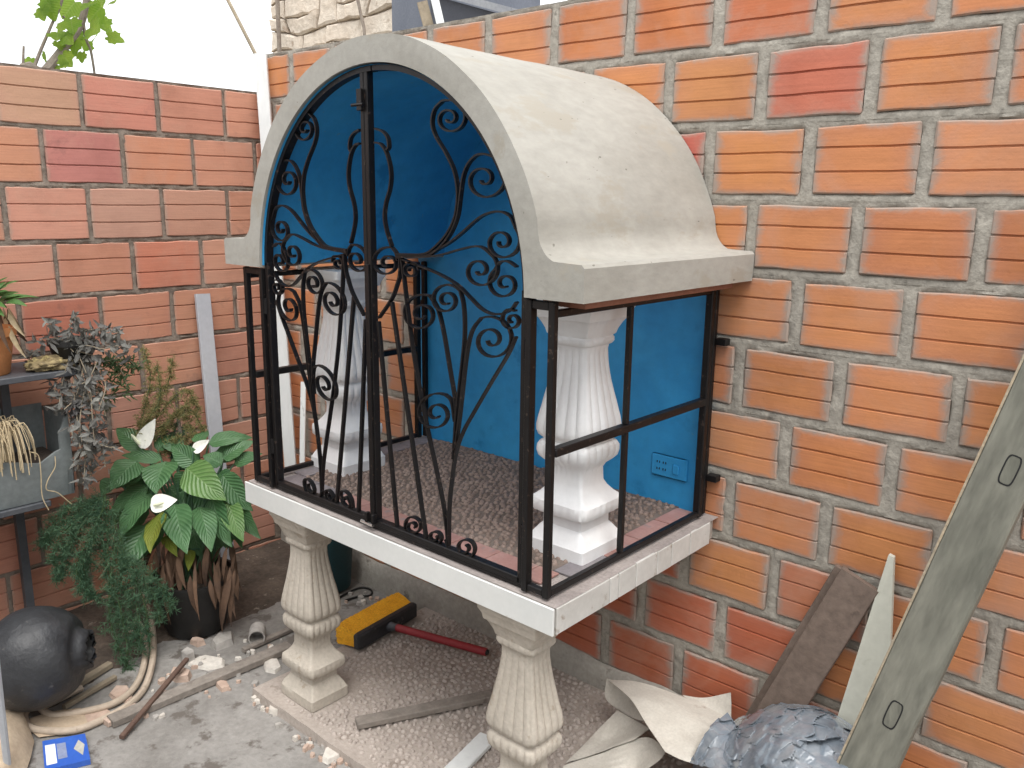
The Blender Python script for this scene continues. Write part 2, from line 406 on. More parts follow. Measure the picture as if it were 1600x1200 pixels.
# ------------------------------------------------------------------ brick walls
def vnoise(x, z, seed):
    return mnoise.noise(Vector((x, z, seed)))
def brick_mesh(l, h, r, grooves=2, hi=False):
    # face towards -Y at y = 0
    prof = [(-h/2, .045), (-h/2, .0035), (-h/2+.003, .0)]
    for g in range(grooves):
        zc = -h/2+h*(g+1)/(grooves+1)+r.uniform(-.0035, .0035)
        prof += [(zc-.0032, .0), (zc-.0010, .0048), (zc+.0014, .0048), (zc+.0028, .0)]
    prof += [(h/2-.003, .0), (h/2, .0035), (h/2, .045)]
    xs = [-l/2, -l/2+.0035, -l/4, 0.0, l/4, l/2-.0035, l/2]
    P = []
    for k, x in enumerate(xs):
        row = []; jz = r.uniform(-.0012, .0012); ju = r.uniform(-.0014, .0014)
        for z, y in prof:
            zz = z+(ju*1.6 if z > h/2-.01 else jz*1.6 if z < -h/2+.01 else jz*.8)
            yy = y+(.0035 if k in (0, 6) and y < .04 else 0)+r.uniform(0, .0006)
            row.append((x+r.uniform(-.0015, .0015), yy, zz))
        P.append(row)
    b = MB(); b.grid(np.array(P)); n = len(prof); m = len(b.v)
    b.add([(-l/2, .045, z) for z in (-h/2, h/2)], [])
    b.f.append(tuple(range(n))); b.f.append(tuple(reversed([6*n+i for i in range(n)])))
    return b
def make_wall(name, label, axis, face, s0, s1, rows, rp, pitch, bl, bh, mat, mortar, pal, seed, thick=.12):
    # axis 'x': face plane y=face, normal -Y ; axis 'y': face plane x=face, normal +X
    r = random.Random(seed)
    base = (s0, face, GZ) if axis == 'x' else (face, s0, GZ)
    w = thing(name, base, label, 'brick wall')
    pool = []
    for i in range(6):
        o = brick_mesh(bl, bh, r).build('brick', mat); me = o.data; bpy.data.objects.remove(o); pool.append(me)
    layout = []
    for (zt, joint, a, c, override) in rows:
        k = math.floor((a-joint)/pitch); xs = []
        x = joint+k*pitch
        while x < c:
            lo, hi = max(x+(pitch-bl)/2, a), min(x+pitch-(pitch-bl)/2, c)
            if hi-lo > .03: xs.append((lo+r.uniform(-.002, .002), hi+r.uniform(-.002, .002)))
            x += pitch
        layout.append((zt, zt-rp, xs))
        for (lo, hi) in xs:
            L = hi-lo; zc = zt-rp/2+r.uniform(-.0015, .0015); mid = (lo+hi)/2
            if abs(L-bl) < .006: me = r.choice(pool)
            else:
                o = brick_mesh(L, bh, r).build('brick', mat); me = o.data; bpy.data.objects.remove(o)
            o = bpy.data.objects.new('brick', me); COL.objects.link(o); o.parent = w
            dy = r.uniform(-.0015, .0015)
            if axis == 'x': o.location = Vector((mid, face+dy, zc))-w.location
            else:
                o.location = Vector((face-dy, mid, zc))-w.location; o.rotation_euler = (r.uniform(-.006,.006), 0, math.pi/2)
            if axis == 'x': o.rotation_euler = (0, r.uniform(-.005, .005), 0)
            c0 = None
            for (ox0, ox1, col) in override:
                if ox0 <= mid <= ox1: c0 = col
            if c0 is None: c0 = r.choices([p[0] for p in pal], [p[1] for p in pal])[0]
            j = r.uniform(.94, 1.06)
            o.color = (c0[0]*j, c0[1]*j*r.uniform(.975, 1.025), c0[2]*j*r.uniform(.95, 1.05), 1)
    # mortar: one displaced sheet per course (courses have their own ends)
    b = MB(); step = .0085
    for (zt, zb, xs), (z_, j_, a, c, o_) in zip(layout, rows):
        nx = int((c-a)/step); nz = 20
        P = np.zeros((nz+1, nx+1, 3))
        for jz in range(nz+1):
            z = zb+(zt-zb)*jz/nz
            for ix in range(nx+1):
                x = a+(c-a)*ix/nx
                dz = min(zt-z, z-zb)-(rp-bh)/2
                dx = -1
                for lo, hi in xs:
                    if lo-.02 <= x <= hi+.02: dx = max(dx, min(x-lo, hi-x))
                d = min(dx, dz)
                nn = vnoise(x*26, z*26, seed)*.6+vnoise(x*70, z*70, seed+4)*.5
                dep = .0042-.0052*nn
                t = min(max((d-.001-.006*vnoise(x*18, z*18, seed+9))/.008, 0), 1)
                dep = dep*(1-t)+.022*t
                P[jz, ix] = (x, face+dep, z) if axis == 'x' else (face-dep, x, z)
        if axis == 'y': P = P[:, ::-1]
        b.grid(P)
    b.build('mortar', mortar, w, smooth=True, ang=60)
    # wall body behind the faces
    b = MB()
    for (zt, zb, xs), (z_, j_, a, c, o_) in zip(layout, rows):
        if axis == 'x': b.box((a, face+.03, zb), (c, face+thick, zt))
        else: b.box((face-thick, a, zb), (face-.03, c, zt))
    # caps on top and at the exposed ends, closing the shell
    for (zt, zb, xs), (z_, j_, a, c, o_) in zip(layout, rows):
        if axis == 'x': b.add([(a, face+.004, zt-.001), (c, face+.004, zt-.001), (c, face+.04, zt-.001), (a, face+.04, zt-.001)], [(0,1,2,3)])
        else: b.add([(face-.004, a, zt-.001), (face-.004, c, zt-.001), (face-.04, c, zt-.001), (face-.04, a, zt-.001)], [(0,1,2,3)])
    b.build('wall_core', mortar, w)
    return w
OR = [((.53,.222,.094), 6), ((.54,.23,.098), 6), ((.525,.212,.09), 4), ((.52,.228,.102), 1), ((.51,.198,.085), 1)]
PK = [((.50,.25,.17), 6), ((.485,.245,.17), 4), ((.50,.235,.155), 3), ((.47,.255,.185), 2), ((.465,.225,.16), 1)]
RZ, RP = 1.1003, .165
rows = []
SHADE_RED = (.42,.125,.065); BROWN = (.40,.15,.06); TAN = (.51,.225,.10)  # the red puts the slab's shade into the bricks below it
ovr = {0: [(.03,.25,(.50,.16,.10)), (-.2,.02,TAN)], -1: [(-.1,.12,(.48,.155,.075)), (.14,.36,(.51,.215,.09)), (-.35,-.11,(.52,.19,.08))],
       1: [(-.1,.13,(.54,.225,.09)), (-.32,-.09,(.46,.11,.08))], 8: [(-.5,.2,SHADE_RED)], 9: [(-.6,.3,SHADE_RED)], 7: [(-.6,-.1,(.42,.11,.045)), (.15,.36,(.42,.16,.09))]}  # courses under the slab are coloured darker for its shadow
for r_ in range(-2, 11):
    joint = .149 if r_ % 2 else .025
    a = -1.96 if r_ > -2 else -.525
    if r_ == -1: a = -1.93
    rows.append((RZ-r_*RP, joint+rnd.uniform(-.004, .004), a, 1.35, ovr.get(r_, [])))
make_wall('brick_wall', 'long bright orange ribbed brick wall with thick grey mortar behind the shrine', 'x', 0.0, -1.96, 1.35, rows, RP, .2375, .2095, .1405, 'brick_orange', 'mortar_grey', OR, 11)
rows = []
LZ, LP = 1.134, .1737
ov2 = {1: [(-.77,-.54,(.42,.175,.155)), (-.53,-.29,(.50,.235,.14))], 0: [(-.95,-.67,(.47,.275,.195)), (-.66,-.42,(.50,.215,.165))], 2: [(-.64,-.4,(.43,.245,.185))],
       3: [(-.52,-.29,(.47,.185,.115))], 4: [(-.9,-.64,(.43,.165,.105))]}
for r_ in range(0, 11):
    joint = -.165 if r_ % 2 == 0 else -.285
    rows.append((LZ-r_*LP, joint+rnd.uniform(-.006, .006), -2.3, -.004, ov2.get(r_, [])))
make_wall('brick_wall', 'lower dull pink ribbed brick wall behind the potted plants', 'y', -1.933, -2.3, -.004, rows, LP, .2455, .231, .158, 'brick_pink', 'mortar_brown', PK, 23)

# guessed house and yard wall out of view, added to shade the yard
surf('added_wall_plaster', (.52,.50,.47), (.60,.58,.54), 2, .95, jitter=False)  # kept pale so the added walls bounce light into the yard
hw_ = thing('added_house_front', (.5, -4.4, GZ), 'plain plastered house front out of view, added to shade the yard', 'house')
MB().box((-2.1, -4.6, GZ), (3.3, -4.4, 1.7)).build('wall', 'added_wall_plaster', hw_)
MB().add([(-2.3,-4.65,1.82),(3.5,-4.65,1.82),(3.5,-3.9,1.62),(-2.3,-3.9,1.62),(-2.3,-4.65,1.88),(3.5,-4.65,1.88),(3.5,-3.9,1.68),(-2.3,-3.9,1.68)], [(0,3,2,1),(4,5,6,7),(0,1,5,4),(1,2,6,5),(2,3,7,6),(3,0,4,7)]).build('roof', 'roof_tile', hw_)
MB().box((1.2, -4.4, GZ), (2.0, -4.36, 1.35)).build('door', 'door_paint', hw_)
hs = MB().box((3.3, -4.4, GZ), (3.45, .12, 1.2)).build('added_yard_wall', 'added_wall_plaster', loc=(3.37, -1.8, GZ))  # unseen side wall, added to cut the low light
props(hs, 'plain plastered wall out of view, added to shade the yard from the side', 'wall')

# plaster skirting along the foot of the orange wall
def skirting():
    b = MB(); xs = np.linspace(-1.93, .02, 90)
    P = []
    for x in xs:
        t = -.535+.012*N3((x, 0, 1), 5)+.005*N3((x, 3, 1), 19)
        P.append([(x, -.001, t+.004), (x, -.012, t), (x, -.016+.003*N3((x,0,0),9), -.58), (x, -.02+.004*N3((x,0,4),9), PLZ+.0), (x, -.02, GZ)])
    b.grid(np.array(P))
    o = b.build('plaster_skirting', 'skirting_plaster', loc=(-.95, -.01, GZ), smooth=True, ang=180)
    props(o, 'grey cement plaster skirting along the foot of the orange wall under the shrine', 'skirting')
skirting()

# ------------------------------------------------------------------ pebble plinth under the shrine (setting)
def pebbles(x0, x1, y0, y1, z, sp, seed, rlo, rhi, skip=()):
    r = random.Random(seed); b = MB(); j = 0; y = y0
    while y < y1:
        x = x0+(sp/2 if j % 2 else 0)
        while x < x1:
            px, py = x+r.uniform(-.3, .3)*sp, y+r.uniform(-.3, .3)*sp
            if not any(a < px < c and d < py < e for a, c, d, e in skip):
                ra, rb = r.uniform(rlo, rhi), r.uniform(rlo, rhi)*.8; an = r.uniform(0, 3.14); h = r.uniform(.7, 1.15)*rlo
                ca, sa = math.cos(an), math.sin(an); vs = []
                for zz, k in ((-.3, 1.0), (.35, .93), (.85, .55)):
                    for q in range(7):
                        t = q*2*math.pi/7; u, v = ra*k*math.cos(t), rb*k*math.sin(t)
                        vs.append((px+u*ca-v*sa, py+u*sa+v*ca, z+zz*h))
                vs.append((px, py, z+h))
                fs = [(c*7+q, c*7+(q+1) % 7, c*7+7+(q+1) % 7, c*7+7+q) for c in range(2) for q in range(7)]
                fs += [(14+q, 14+(q+1) % 7, 21) for q in range(7)]
                b.add(vs, fs)
            x += sp
        y += sp*.87; j += 1
    b.sm = True
    return b
def plinth():
    b = MB(); x0, x1, y0, y1 = -1.06, .12, -.69, -.02
    xs = np.linspace(x0, x1, 60); ys = np.linspace(y0, y1, 34)
    P = [[(x, y+(.006*N3((x, 0, 2), 12) if k == 0 else 0), PLZ-.0015+.0025*N3((x, y, 3), 9)) for k, y in enumerate(ys)] for x in xs]
    b.grid(np.array(P)[:, ::-1])
    b.grid(np.array([[(x, y0-.006+.006*N3((x, 0, 2), 12), GZ-.01) , (x, y0+.006*N3((x, 0, 2), 12), PLZ-.0015+.0025*N3((x, y0, 3), 9))] for x in xs])[:, ::-1])
    for X in (x0, x1):
        Q = np.array([[(X, y, GZ-.01), (X, y+(.006*N3((X, 0, 2), 12) if k == 0 else 0), PLZ-.0015+.0025*N3((X, y, 3), 9))] for k, y in enumerate(ys)])
        b.grid(Q if X == x0 else Q[:, ::-1])
    p = b.build('plinth', 'plinth_cement', smooth=True, ang=50); props(p, kind='structure')
    pb = pebbles(-.99, .1, -.655, -.03, PLZ-.001, .0205, 5, .0066, .0095, ((-1.02,-.82,-.655,-.46), (-.225,-.04,-.68,-.47)))
    o = pb.build('pebbles', 'pebble_dusty', p); props(o, kind='stuff')
plinth()

# ------------------------------------------------------------------ shrine
SH = thing('shrine', (-.543, -.33, PLZ), 'raised shrine with cement barrel roof, black scroll gate and bright blue interior', 'shrine')
CX, CZ = -.532, .58
D, W = .6624, 1.0856
# slab
def slab():
    b = MB(); b.box((-W+.0065, -D+.0065, -.052), (-.0065, -.022, -.004))
    s = b.build('slab', 'plinth_cement', SH)
    # top bed
    b = MB(); nx, ny = 60, 36
    P = np.zeros((ny+1, nx+1, 3))
    for j in range(ny+1):
        for i in range(nx+1):
            x = -W+.004+(W-.006)*i/nx; y = -D+.008+(D-.01)*j/ny
            P[j, i] = (x, y, -.002+.0012*N3((x, y, 7), 20))
    b.grid(P); b.build('cement_bed', 'slab_cement', s, smooth=True, ang=180)
    MB().obox((-W/2, -D+.003, -.0305), (W/2-.001, 0, 0), (0, .003, 0), (0, 0, .0285), .001).build('front_trim', 'white_trim', s)
    js = [-.652, -.473, -.440, -.374, -.288, -.225, -.1425, -.045]
    for a, c in zip(js[:-1], js[1:]):
        dz = rnd.uniform(-.0008, .0008)
        MB().obox((-.003, (a+c)/2, -.0305+dz), (.003, 0, 0), (0, (c-a)/2-.0012, 0), (0, 0, .028), .001).build('side_trim', 'side_trim', s)
    for a, c in ((-.65,-.35), (-.348,-.03)):
        MB().obox((-W+.003, (a+c)/2, -.0305), (.003, 0, 0), (0, (c-a)/2-.0012, 0), (0, 0, .028), .001).build('side_trim', 'side_trim', s)
    # floor pieces
    def tile(x0, x1, y0, y1, mt, h=.004):
        MB().obox(((x0+x1)/2, (y0+y1)/2, h/2), ((x1-x0)/2-.0012, 0, 0), (0, (y1-y0)/2-.0012, 0), (0, 0, h/2), .0008).build('floor_tile', mt, s)
    x = -1.02
    while x < -.09:
        L = rnd.uniform(.1, .13); x1 = min(x+L, -.085)
        tile(x, x1, -.60, -.535, 'grey_tile' if x < -.83 else 'pink_tile'); x = x1
    for y0, y1 in ((-.532,-.40),(-.398,-.27),(-.268,-.14),(-.138,-.03)):
        tile(-.105, -.045, y0, y1, 'grey_tile' if y0 < -.5 else 'pink_tile'); tile(-1.045, -.985, y0, y1, 'grey_tile')
    MB().box((-.983, -.533, -.001), (-.107, -.016, .0015)).build('grout', 'grout_brown', s)
    pb = pebbles(-.978, -.11, -.528, -.02, .002, .0185, 9, .0062, .0088, ((-.222,-.078,-.472,-.328), (-1.06,-.912,-.458,-.31)))
    o = pb.build('pebbles', 'pebble_brown', s); props(o, kind='stuff')
slab()
# roof
def roof():
    RX, RZo, ix, iz = .487, .508, .437, .455
    eb, et = .5885, .655; XL, XR = -1.13, .04
    N = 72
    def outer():
        pts = []
        # left ear, fillet, arch, fillet, right ear
        def side(sg, X):
            p = [(X, eb), (X, eb+.02), (X, et-.006), (X-sg*.006, et)]
            return p
        zt = math.asin((.73-CZ)/RZo)
        fl_end = (CX-RX*math.cos(zt), .73); fl_mid = (CX-RX*math.cos(math.asin((et+.012-CZ)/RZo))-.006, et+.010)
        L = side(-1, XL); L += [(XL+.03, et+.001), (fl_mid[0]-.03, et+.002)]
        L += [tuple(p) for p in cat_rom([(fl_mid[0]-.018, et+.003), (fl_mid[0]-.001, et+.014), (fl_end[0]-.006, et+.038), fl_end], 3)]
        arch = [(CX-RX*math.cos(a), CZ+RZo*math.sin(a)) for a in np.linspace(zt, math.pi-zt, N)[1:-1]]
        R = []
        for (x, z) in reversed(L):
            x2 = 2*CX-x
            if x < XL+.04: x2 = XR-(x-XL)
            R.append((x2, z))
        return L+arch+R
    O = outer(); n = len(O)
    nl = 4+2+10
    I = []
    for i in range(n):
        t = min(max((i-6)/(n-13), 0), 1); a = math.pi*t
        k = .0004*(6-i) if i < 6 else (.0004*(i-(n-7)) if i > n-7 else 0)
        I.append((CX-ix*math.cos(a), eb if t in (0, 1) else max(eb, CZ+iz*math.sin(a))))
    ys = np.linspace(-.654, -.001, 34)
    def wob(x, y, z, k=1.0): return k*(.004*N3((x, y, z), 3.5)+.0015*N3((x, y, z), 11, 3))
    b = MB(); P = []
    for y in ys:
        row = []
        for (x, z) in O:
            d = np.array([x-CX, z-CZ]); d /= np.linalg.norm(d)+1e-9; w = wob(x, y, z)
            row.append((x+d[0]*w, y, z+d[1]*w if z > et-.002 else z))
        P.append(row)
    b.grid(np.array(P)[:, ::-1])
    # front band
    F = [P[0], [(.5*(o[0]+i[0]), -.6555+.0015*N3((o[0], 1, o[2]), 9), .5*(o[2]+i[1])) for o, i in zip(P[0], I)], [(i[0], -.654, i[1]) for i in I]]
    b.grid(np.array(F))
    # underside of both ears and the inner face
    Q = [[(x, y, z) for (x, z) in I] for y in ys]
    b.grid(np.array(Q))
    for xa, xb in ((XL, I[0][0]), (I[-1][0], XR)):
        b.add([(xa, -.654, eb), (xb, -.654, eb), (xb, -.001, eb), (xa, -.001, eb)], [(0, 3, 2, 1)])
    rf = b.build('roof', 'canopy_cement', SH, smooth=True, ang=35)
    # blue painted soffit just inside
    S = []
    for y in np.linspace(-.648, -.004, 20):
        S.append([(CX-(ix-.003)*math.cos(a), y, max(eb+.001, CZ+(iz-.003)*math.sin(a))) for a in np.linspace(.03, math.pi-.03, 60)])
    b = MB(); b.grid(np.array(S)); b.build('soffit', 'blue_paint', rf, smooth=True, ang=180)
    # boards carrying the ears
    for x0, x1 in ((-.094, .006),):
        MB().box((x0, -.60, .571), (x1, -.03, .5875)).build('lintel', 'red_lintel', SH)
roof()
# blue back panel
def back():
    b = MB(); out = [(-1.083, -.004), (-.043, -.004), (-.043, .588), (CX+.4365, .588)]
    out += [(CX+.4365*math.cos(a), CZ+.4545*math.sin(a)) for a in np.linspace(.02, math.pi-.02, 50)]
    out += [(CX-.4365, .588), (-1.083, .588)]
    n = len(out)
    b.add([(x, -.014, z) for x, z in out]+[(x, -.001, z) for x, z in out], [tuple(range(n))]+[(i, n+i, n+(i+1) % n, (i+1) % n) for i in range(n)])
    p = b.build('back_panel', 'blue_paint', SH)
    c = PY(1047, 729, -.014)
    b = MB(); b.obox((c[0], -.018, c[2]), (.052, 0, 0), (0, .0035, 0), (0, 0, .029), .003)
    o = b.build('outlet_plate', 'blue_paint', p)
    for dx in (-.03, -.012):
        for dz in (.009, -.009):
            for hx in (-.0035, .0035):
                b = MB().obox((c[0]+dx+hx, -.0222, c[2]+dz), (.0011, 0, 0), (0, .0006, 0), (0, 0, .0027)); b.build('socket_slot', 'dark_hole', p)
    MB().obox((c[0]+.022, -.0232, c[2]-.002), (.009, 0, 0), (0, .0022, 0), (0, 0, .013), .002).build('switch', 'blue_paint', p)
back()
# balusters
PROF = [(0,1.0,0,0),(.052,1.0,0,0),(.056,.97,0,0),(.075,.90,0,0),(.10,.77,0,0),(.108,.72,0,0),(.112,.69,0,0),(.150,.69,0,0),(.154,.75,0,0),(.162,.77,0,0),(.166,.93,.04,1),(.175,.98,.07,1),(.200,.99,.07,1),(.215,.975,.05,1),(.221,.93,0,0),
        (.240,.76,0,0),(.262,.63,.0,0),(.285,.57,.03,1),(.335,.56,.08,1),(.352,.62,.10,1),(.368,.76,.13,1),(.385,.87,.13,1),(.405,.905,.13,1),(.425,.90,.11,1),(.44,.84,.05,1),(.447,.77,0,1),(.452,.75,0,1),
        (.458,.80,.05,1),(.468,.88,.10,1),(.485,.925,.12,1),(.505,.925,.13,1),(.54,.885,.14,1),(.58,.82,.14,1),(.63,.74,.14,1),(.68,.665,.13,1),(.73,.605,.12,1),(.77,.57,.11,1),(.80,.56,.08,1),(.815,.58,.0,1),
        (.82,.65,.05,1),(.83,.695,.09,1),(.843,.695,.09,1),(.85,.66,.02,1),(.856,.70,0,0),(.875,.74,0,0),(.90,.83,0,0),(.915,.90,0,0),(.918,.96,0,0),(.94,1.0,0,0),(.955,1.06,0,0),(.962,1.10,0,0),(1.0,1.10,0,0)]
def baluster(name, cx, cy, z0, h, hw, mt, seed, ky=1.0):
    b = MB(); Mf = 30; P = []
    zs = [p[0] for p in PROF]
    fine = []
    for a, c in zip(PROF[:-1], PROF[1:]):
        k = max(1, int((c[0]-a[0])/.02)); fine += [tuple(a[i]+(c[i]-a[i])*j/k for i in range(4)) for j in range(k)]
    fine.append(PROF[-1])
    for (z, w, am, fl) in fine:
        row = []
        ribs = 5 if z > .455 else (6 if z > .3 else 7)
        for f in range(4):
            for k in range(Mf):
                s_ = -1+2*k/Mf
                t = (s_*.5+.5)*ribs; fr = abs((t % 1)*2-1)
                dep = .62*am*(1-math.sqrt(max(0, 1-fr**2*.96)))
                bow = (.05 if .45 < z < .87 else .02)*(1-s_**2)*fl
                x, y = 1.0+bow-dep, s_
                # soften the corners
                e = 30 if not fl else 11
                q = (abs(1.0)**e+abs(s_)**e)**(-1/e)
                x, y = x*q, y*q
                for _ in range(f): x, y = -y, x
                wb = hw*w*(1+.014*N3((x, y, z*6+seed), 2.2)+.008*N3((x, y, z*9+seed), 6))
                row.append((cx+x*wb, cy+y*wb*ky, z0+z*h))
        P.append(row)
    b.grid(np.array(P), True); n = 4*Mf; m = len(P)
    b.f.append(tuple(reversed(range(n)))); b.f.append(tuple(range((m-1)*n, m*n)))
    return b.build(name, mt, SH, smooth=True, ang=38)
baluster('baluster', -.148, -.40, .001, .5705, .077, 'white_paint', 1)
baluster('baluster', -.985, -.385, .001, .5705, .077, 'white_paint', 2)
for i, (x, y) in enumerate(((-.908, -.585), (-.132, -.585))):
    baluster('pedestal', x, y, PLZ+.001, .5565, .075, 'cast_stone', 3+i, .82)
# ironwork
GY = -.632
def pxg(u, v): return PY(u, v, GY)
xc = float(pxg(581, 500)[0])
def bar(p, q, w, t): # rectangular bar between two points, w across (in plane), t in depth
    p, q = np.array(p, float), np.array(q, float); d = q-p; L = np.linalg.norm(d); d /= L
    ya = np.array([0, 1.0, 0]) if abs(d[1]) < .9 else np.array([1.0, 0, 0]); nn = np.cross(ya, d)
    return MB().obox((p+q)/2, nn*w/2, ya*t/2, d*L/2, min(w, t)*.12)
TRACE = []   # (points px, spiral centre or None, direction, turns, end radius)
def c8(*p): return [(560+x*.35, 80+y*.35) for x, y in p]
def cb(*p): return [(560+x*.41667, 400+y*.41667) for x, y in p]
A8, AB = c8, cb
TR = [
 (A8((175,905),(290,905),(340,880),(400,815),(435,740),(447,660),(445,600),(430,530),(395,455),(350,380),(333,320),(345,260),(380,222)), A8((412,300))[0], 1, 1.75, 5),
 (A8((175,914),(300,912),(355,887),(410,820),(444,740),(456,660),(470,560),(495,500),(530,465),(560,458)), A8((563,572))[0], 1, 1.7, 5),
 (A8((175,916),(290,910),(380,872),(450,822),(520,760),(560,732),(610,716),(650,720),(682,742),(703,790)), A8((640,852))[0], 1, 1.65, 5),
 (A8((175,918),(300,917),(380,907),(450,887),(520,871),(560,877),(595,905)), A8((545,978))[0], 1, 1.6, 5),
 (A8((708,962),(670,938),(635,942),(612,975)), A8((655,1038))[0], -1, 1.5, 5),
 (A8((175,920),(240,946),(330,981),(400,1016),(450,1051),(500,1101),(550,1150),(600,1173),(650,1170),(685,1150),(706,1120)), None, 0, 0, 0),
 (A8((78,408),(105,416),(132,460),(149,540),(145,610),(126,680),(120,740),(130,800),(152,870)), None, 0, 0, 0),
 (A8((78,346),(110,358),(132,385),(138,425),(130,442)), None, 0, 0, 0),
 (A8((176,935),(168,900),(150,876)), A8((128,945))[0], -1, 1.6, 5),
 (AB((160,10),(158,70),(148,108),(128,160),(80,232)), None, 0, 0, 0),
 (AB((165,12),(170,60),(186,200),(212,390),(252,610),(300,835),(324,960),(338,1085)), None, 0, 0, 0),
 (AB((338,1085),(340,950),(350,840),(366,735),(392,660),(430,590),(500,470),(560,370),(590,303)), None, 0, 0, 0),
 (AB((358,760),(374,560),(392,400),(401,290),(398,190),(385,130)), AB((333,165))[0], -1, 1.75, 6),
 (AB((366,720),(386,560),(402,410),(416,320),(433,270),(462,232)), AB((500,315))[0], 1, 1.8, 6),
 (AB((362,660),(364,560),(342,420),(318,280),(296,195),(266,148)), AB((236,218))[0], -1, 1.75, 6),
 (AB((364,620),(352,545),(330,520)), AB((294,590))[0], -1, 1.7, 6),
 (AB((590,205),(562,200)), AB((578,240))[0], -1, 1.4, 4),
 (AB((228,52),(220,30)), AB((198,55))[0], -1, 1.4, 4),
 (AB((330,1060),(348,1108),(385,1135)), AB((402,1093))[0], -1, 1.5, 5),
 (AB((252,1045),(262,1074),(280,1084)), AB((287,1054))[0], -1, 1.4, 4),
 (AB((175,1022),(178,995),(190,980)), AB((204,1014))[0], 1, 1.4, 4),
]
BARS = [(AB((76,245))[0], AB((147,1032))[0]), (AB((126,172))[0], AB((256,1080))[0])]
def spiral(pts, c, dr, turns, rend):
    pts = cat_rom(pts, 7)
    if c is None: return pts
    p = np.array(pts[-1]); c = np.array(c); v = p-c; r0 = np.linalg.norm(v); a0 = math.atan2(v[1], v[0])
    n = int(26*turns)
    for i in range(1, n+1):
        t = i/n; a = a0+dr*2*math.pi*turns*t; r = rend+(r0-rend)*(1-t)**1.25
        pts.append(c+r*np.array([math.cos(a), math.sin(a)]))
    return pts
IX, IZ = .430, .447
def gate():
    for sg in (1, -1):
        g = thing('gate_leaf', (xc+sg*.2, GY, .012), None, None); g.parent = SH; g.location = Vector((xc+sg*.2, GY, .012))-wloc(SH)
        KM = (xc-(CX-IX))/((CX+IX)-xc)
        def mir(p): return p if sg == 1 else np.array([xc-(p[0]-xc)*KM, p[1], p[2]])
        # frame: stile in the middle, outer jamb, bottom rail, arched head
        xs = xc+sg*.0065; xj = CX+sg*(IX-.003)
        zt = CZ+IZ*math.sqrt(max(0, 1-((xs-CX)/IX)**2))
        bar((xs, GY, .010), (xs, GY, zt), .0115, .018).build('stile', 'black_iron', g)
        bar((xj, GY, .010), (xj, GY, CZ+.02), .014, .02).build('jamb', 'black_iron', g)
        bar((xs, GY, .018), (xj, GY, .018), .014, .02).build('rail', 'black_iron', g)
        a = np.linspace(.03, math.pi/2-.005, 40)
        MB().ribbon([(CX+sg*IX*math.cos(t), GY, CZ+IZ*math.sin(t)) for t in a], .020, .012).build('arch_head', 'black_iron', g)
        for k, tr in enumerate(TR):
            pts = [mir(pxg(*p)) for p in spiral(*tr)]
            dy = .0012*((k % 3)-1)
            pts = [np.array([min(max(p[0], CX-IX-.0), CX+IX+.0), p[1]+dy, max(p[2], .022)]) for p in pts]
            MB().ribbon(pts, .0105, .0036).build('scroll', 'black_iron', g)
        for p, q in BARS:
            a_, b_ = mir(pxg(*p)), mir(pxg(*q)); b_[2] = .02
            bar(a_, b_, .0075, .0095).build('bar', 'black_iron', g)
        # hinges on the jamb
        for z in (.1, .47):
            MB().tube([(xj+sg*.008, GY-.011, z), (xj+sg*.008, GY-.011, z+.04)], .005, 8).build('hinge', 'black_iron', g)
        if sg == 1:
            bar((xc+.003, GY-.012, .03), (xc+.003, GY-.012, .62), .013, .005).build('cover_strip', 'black_iron', g)
            MB().tube([pxg(574, 810)+np.array((0,-.018,0)), pxg(592, 818)+np.array((0,-.018,0))], .004, 8).build('bolt_pin', 'steel', g)
            for dx in (-.012, .012): MB().obox((xc+dx, GY-.017, .03), (.004,0,0), (0,.006,0), (0,0,.012), .001).build('bolt_keep', 'black_iron', g)
            MB().obox((xc-.006, GY-.014, .965), (.008,0,0), (0,.004,0), (0,0,.022), .001).build('latch', 'black_iron', g)
            MB().tube([(xc-.03, GY-.017, .955), (xc+.008, GY-.017, .955)], .0035, 8).build('latch_pin', 'black_iron', g)
gate()
def grille():
    for sg, X, xf in ((1, -.036, CX+IX+.004), (-1, -1.052, CX-IX-.004)):
        g = thing('side_grille', (X, -.33, .0), None, None); g.parent = SH; g.location = Vector((X, -.33, 0))-wloc(SH)
        yf, yb = -.64, -.05
        def B(p, q, w, t, n='bar'): return bar(p, q, w, t).build(n, 'black_iron', g)
        xi = xf+sg*.010
        B((xi, yf, .003), (xi, yf, .585), .013, .02, 'jamb_post')
        B((X, yf, .003), (X, yf, .585), .0145, .0145, 'post')
        B((xi+sg*.0065, yf, .576), (X-sg*.0065, yf, .576), .016, .0135, 'rail'); B((xi+sg*.0065, yf, .013), (X-sg*.0065, yf, .013), .0135, .0135, 'rail')
        B((X, yf+.007, .012), (X, yb-.008, .012), .0135, .0135, 'rail'); B((X, yf+.007, .298), (X, yb-.008, .298), .017, .02, 'rail')
        B((X, yf+.007, .562), (X, yb-.008, .562), .0135, .0135, 'rail')
        B((X, -.388, .019), (X, -.388, .289), .012, .012); B((X, -.388, .307), (X, -.388, .556), .012, .012)
        B((X, yb, .004), (X, yb, .57), .018, .018, 'post'); B((X-sg*.004, -.022, .004), (X-sg*.004, -.022, .57), .016, .014, 'post')
        for z in (.44, .10):
            MB().obox((X+sg*.018, -.014, z), (.014,0,0), (0,.012,0), (0,0,.008), .001).build('wall_tab', 'black_iron', g)
    # threshold angle the gate closes against
    MB().box((CX-IX-.02, GY-.006, .0015), (CX+IX+.02, GY+.016, .009)).build('threshold', 'black_iron', SH)
grille()

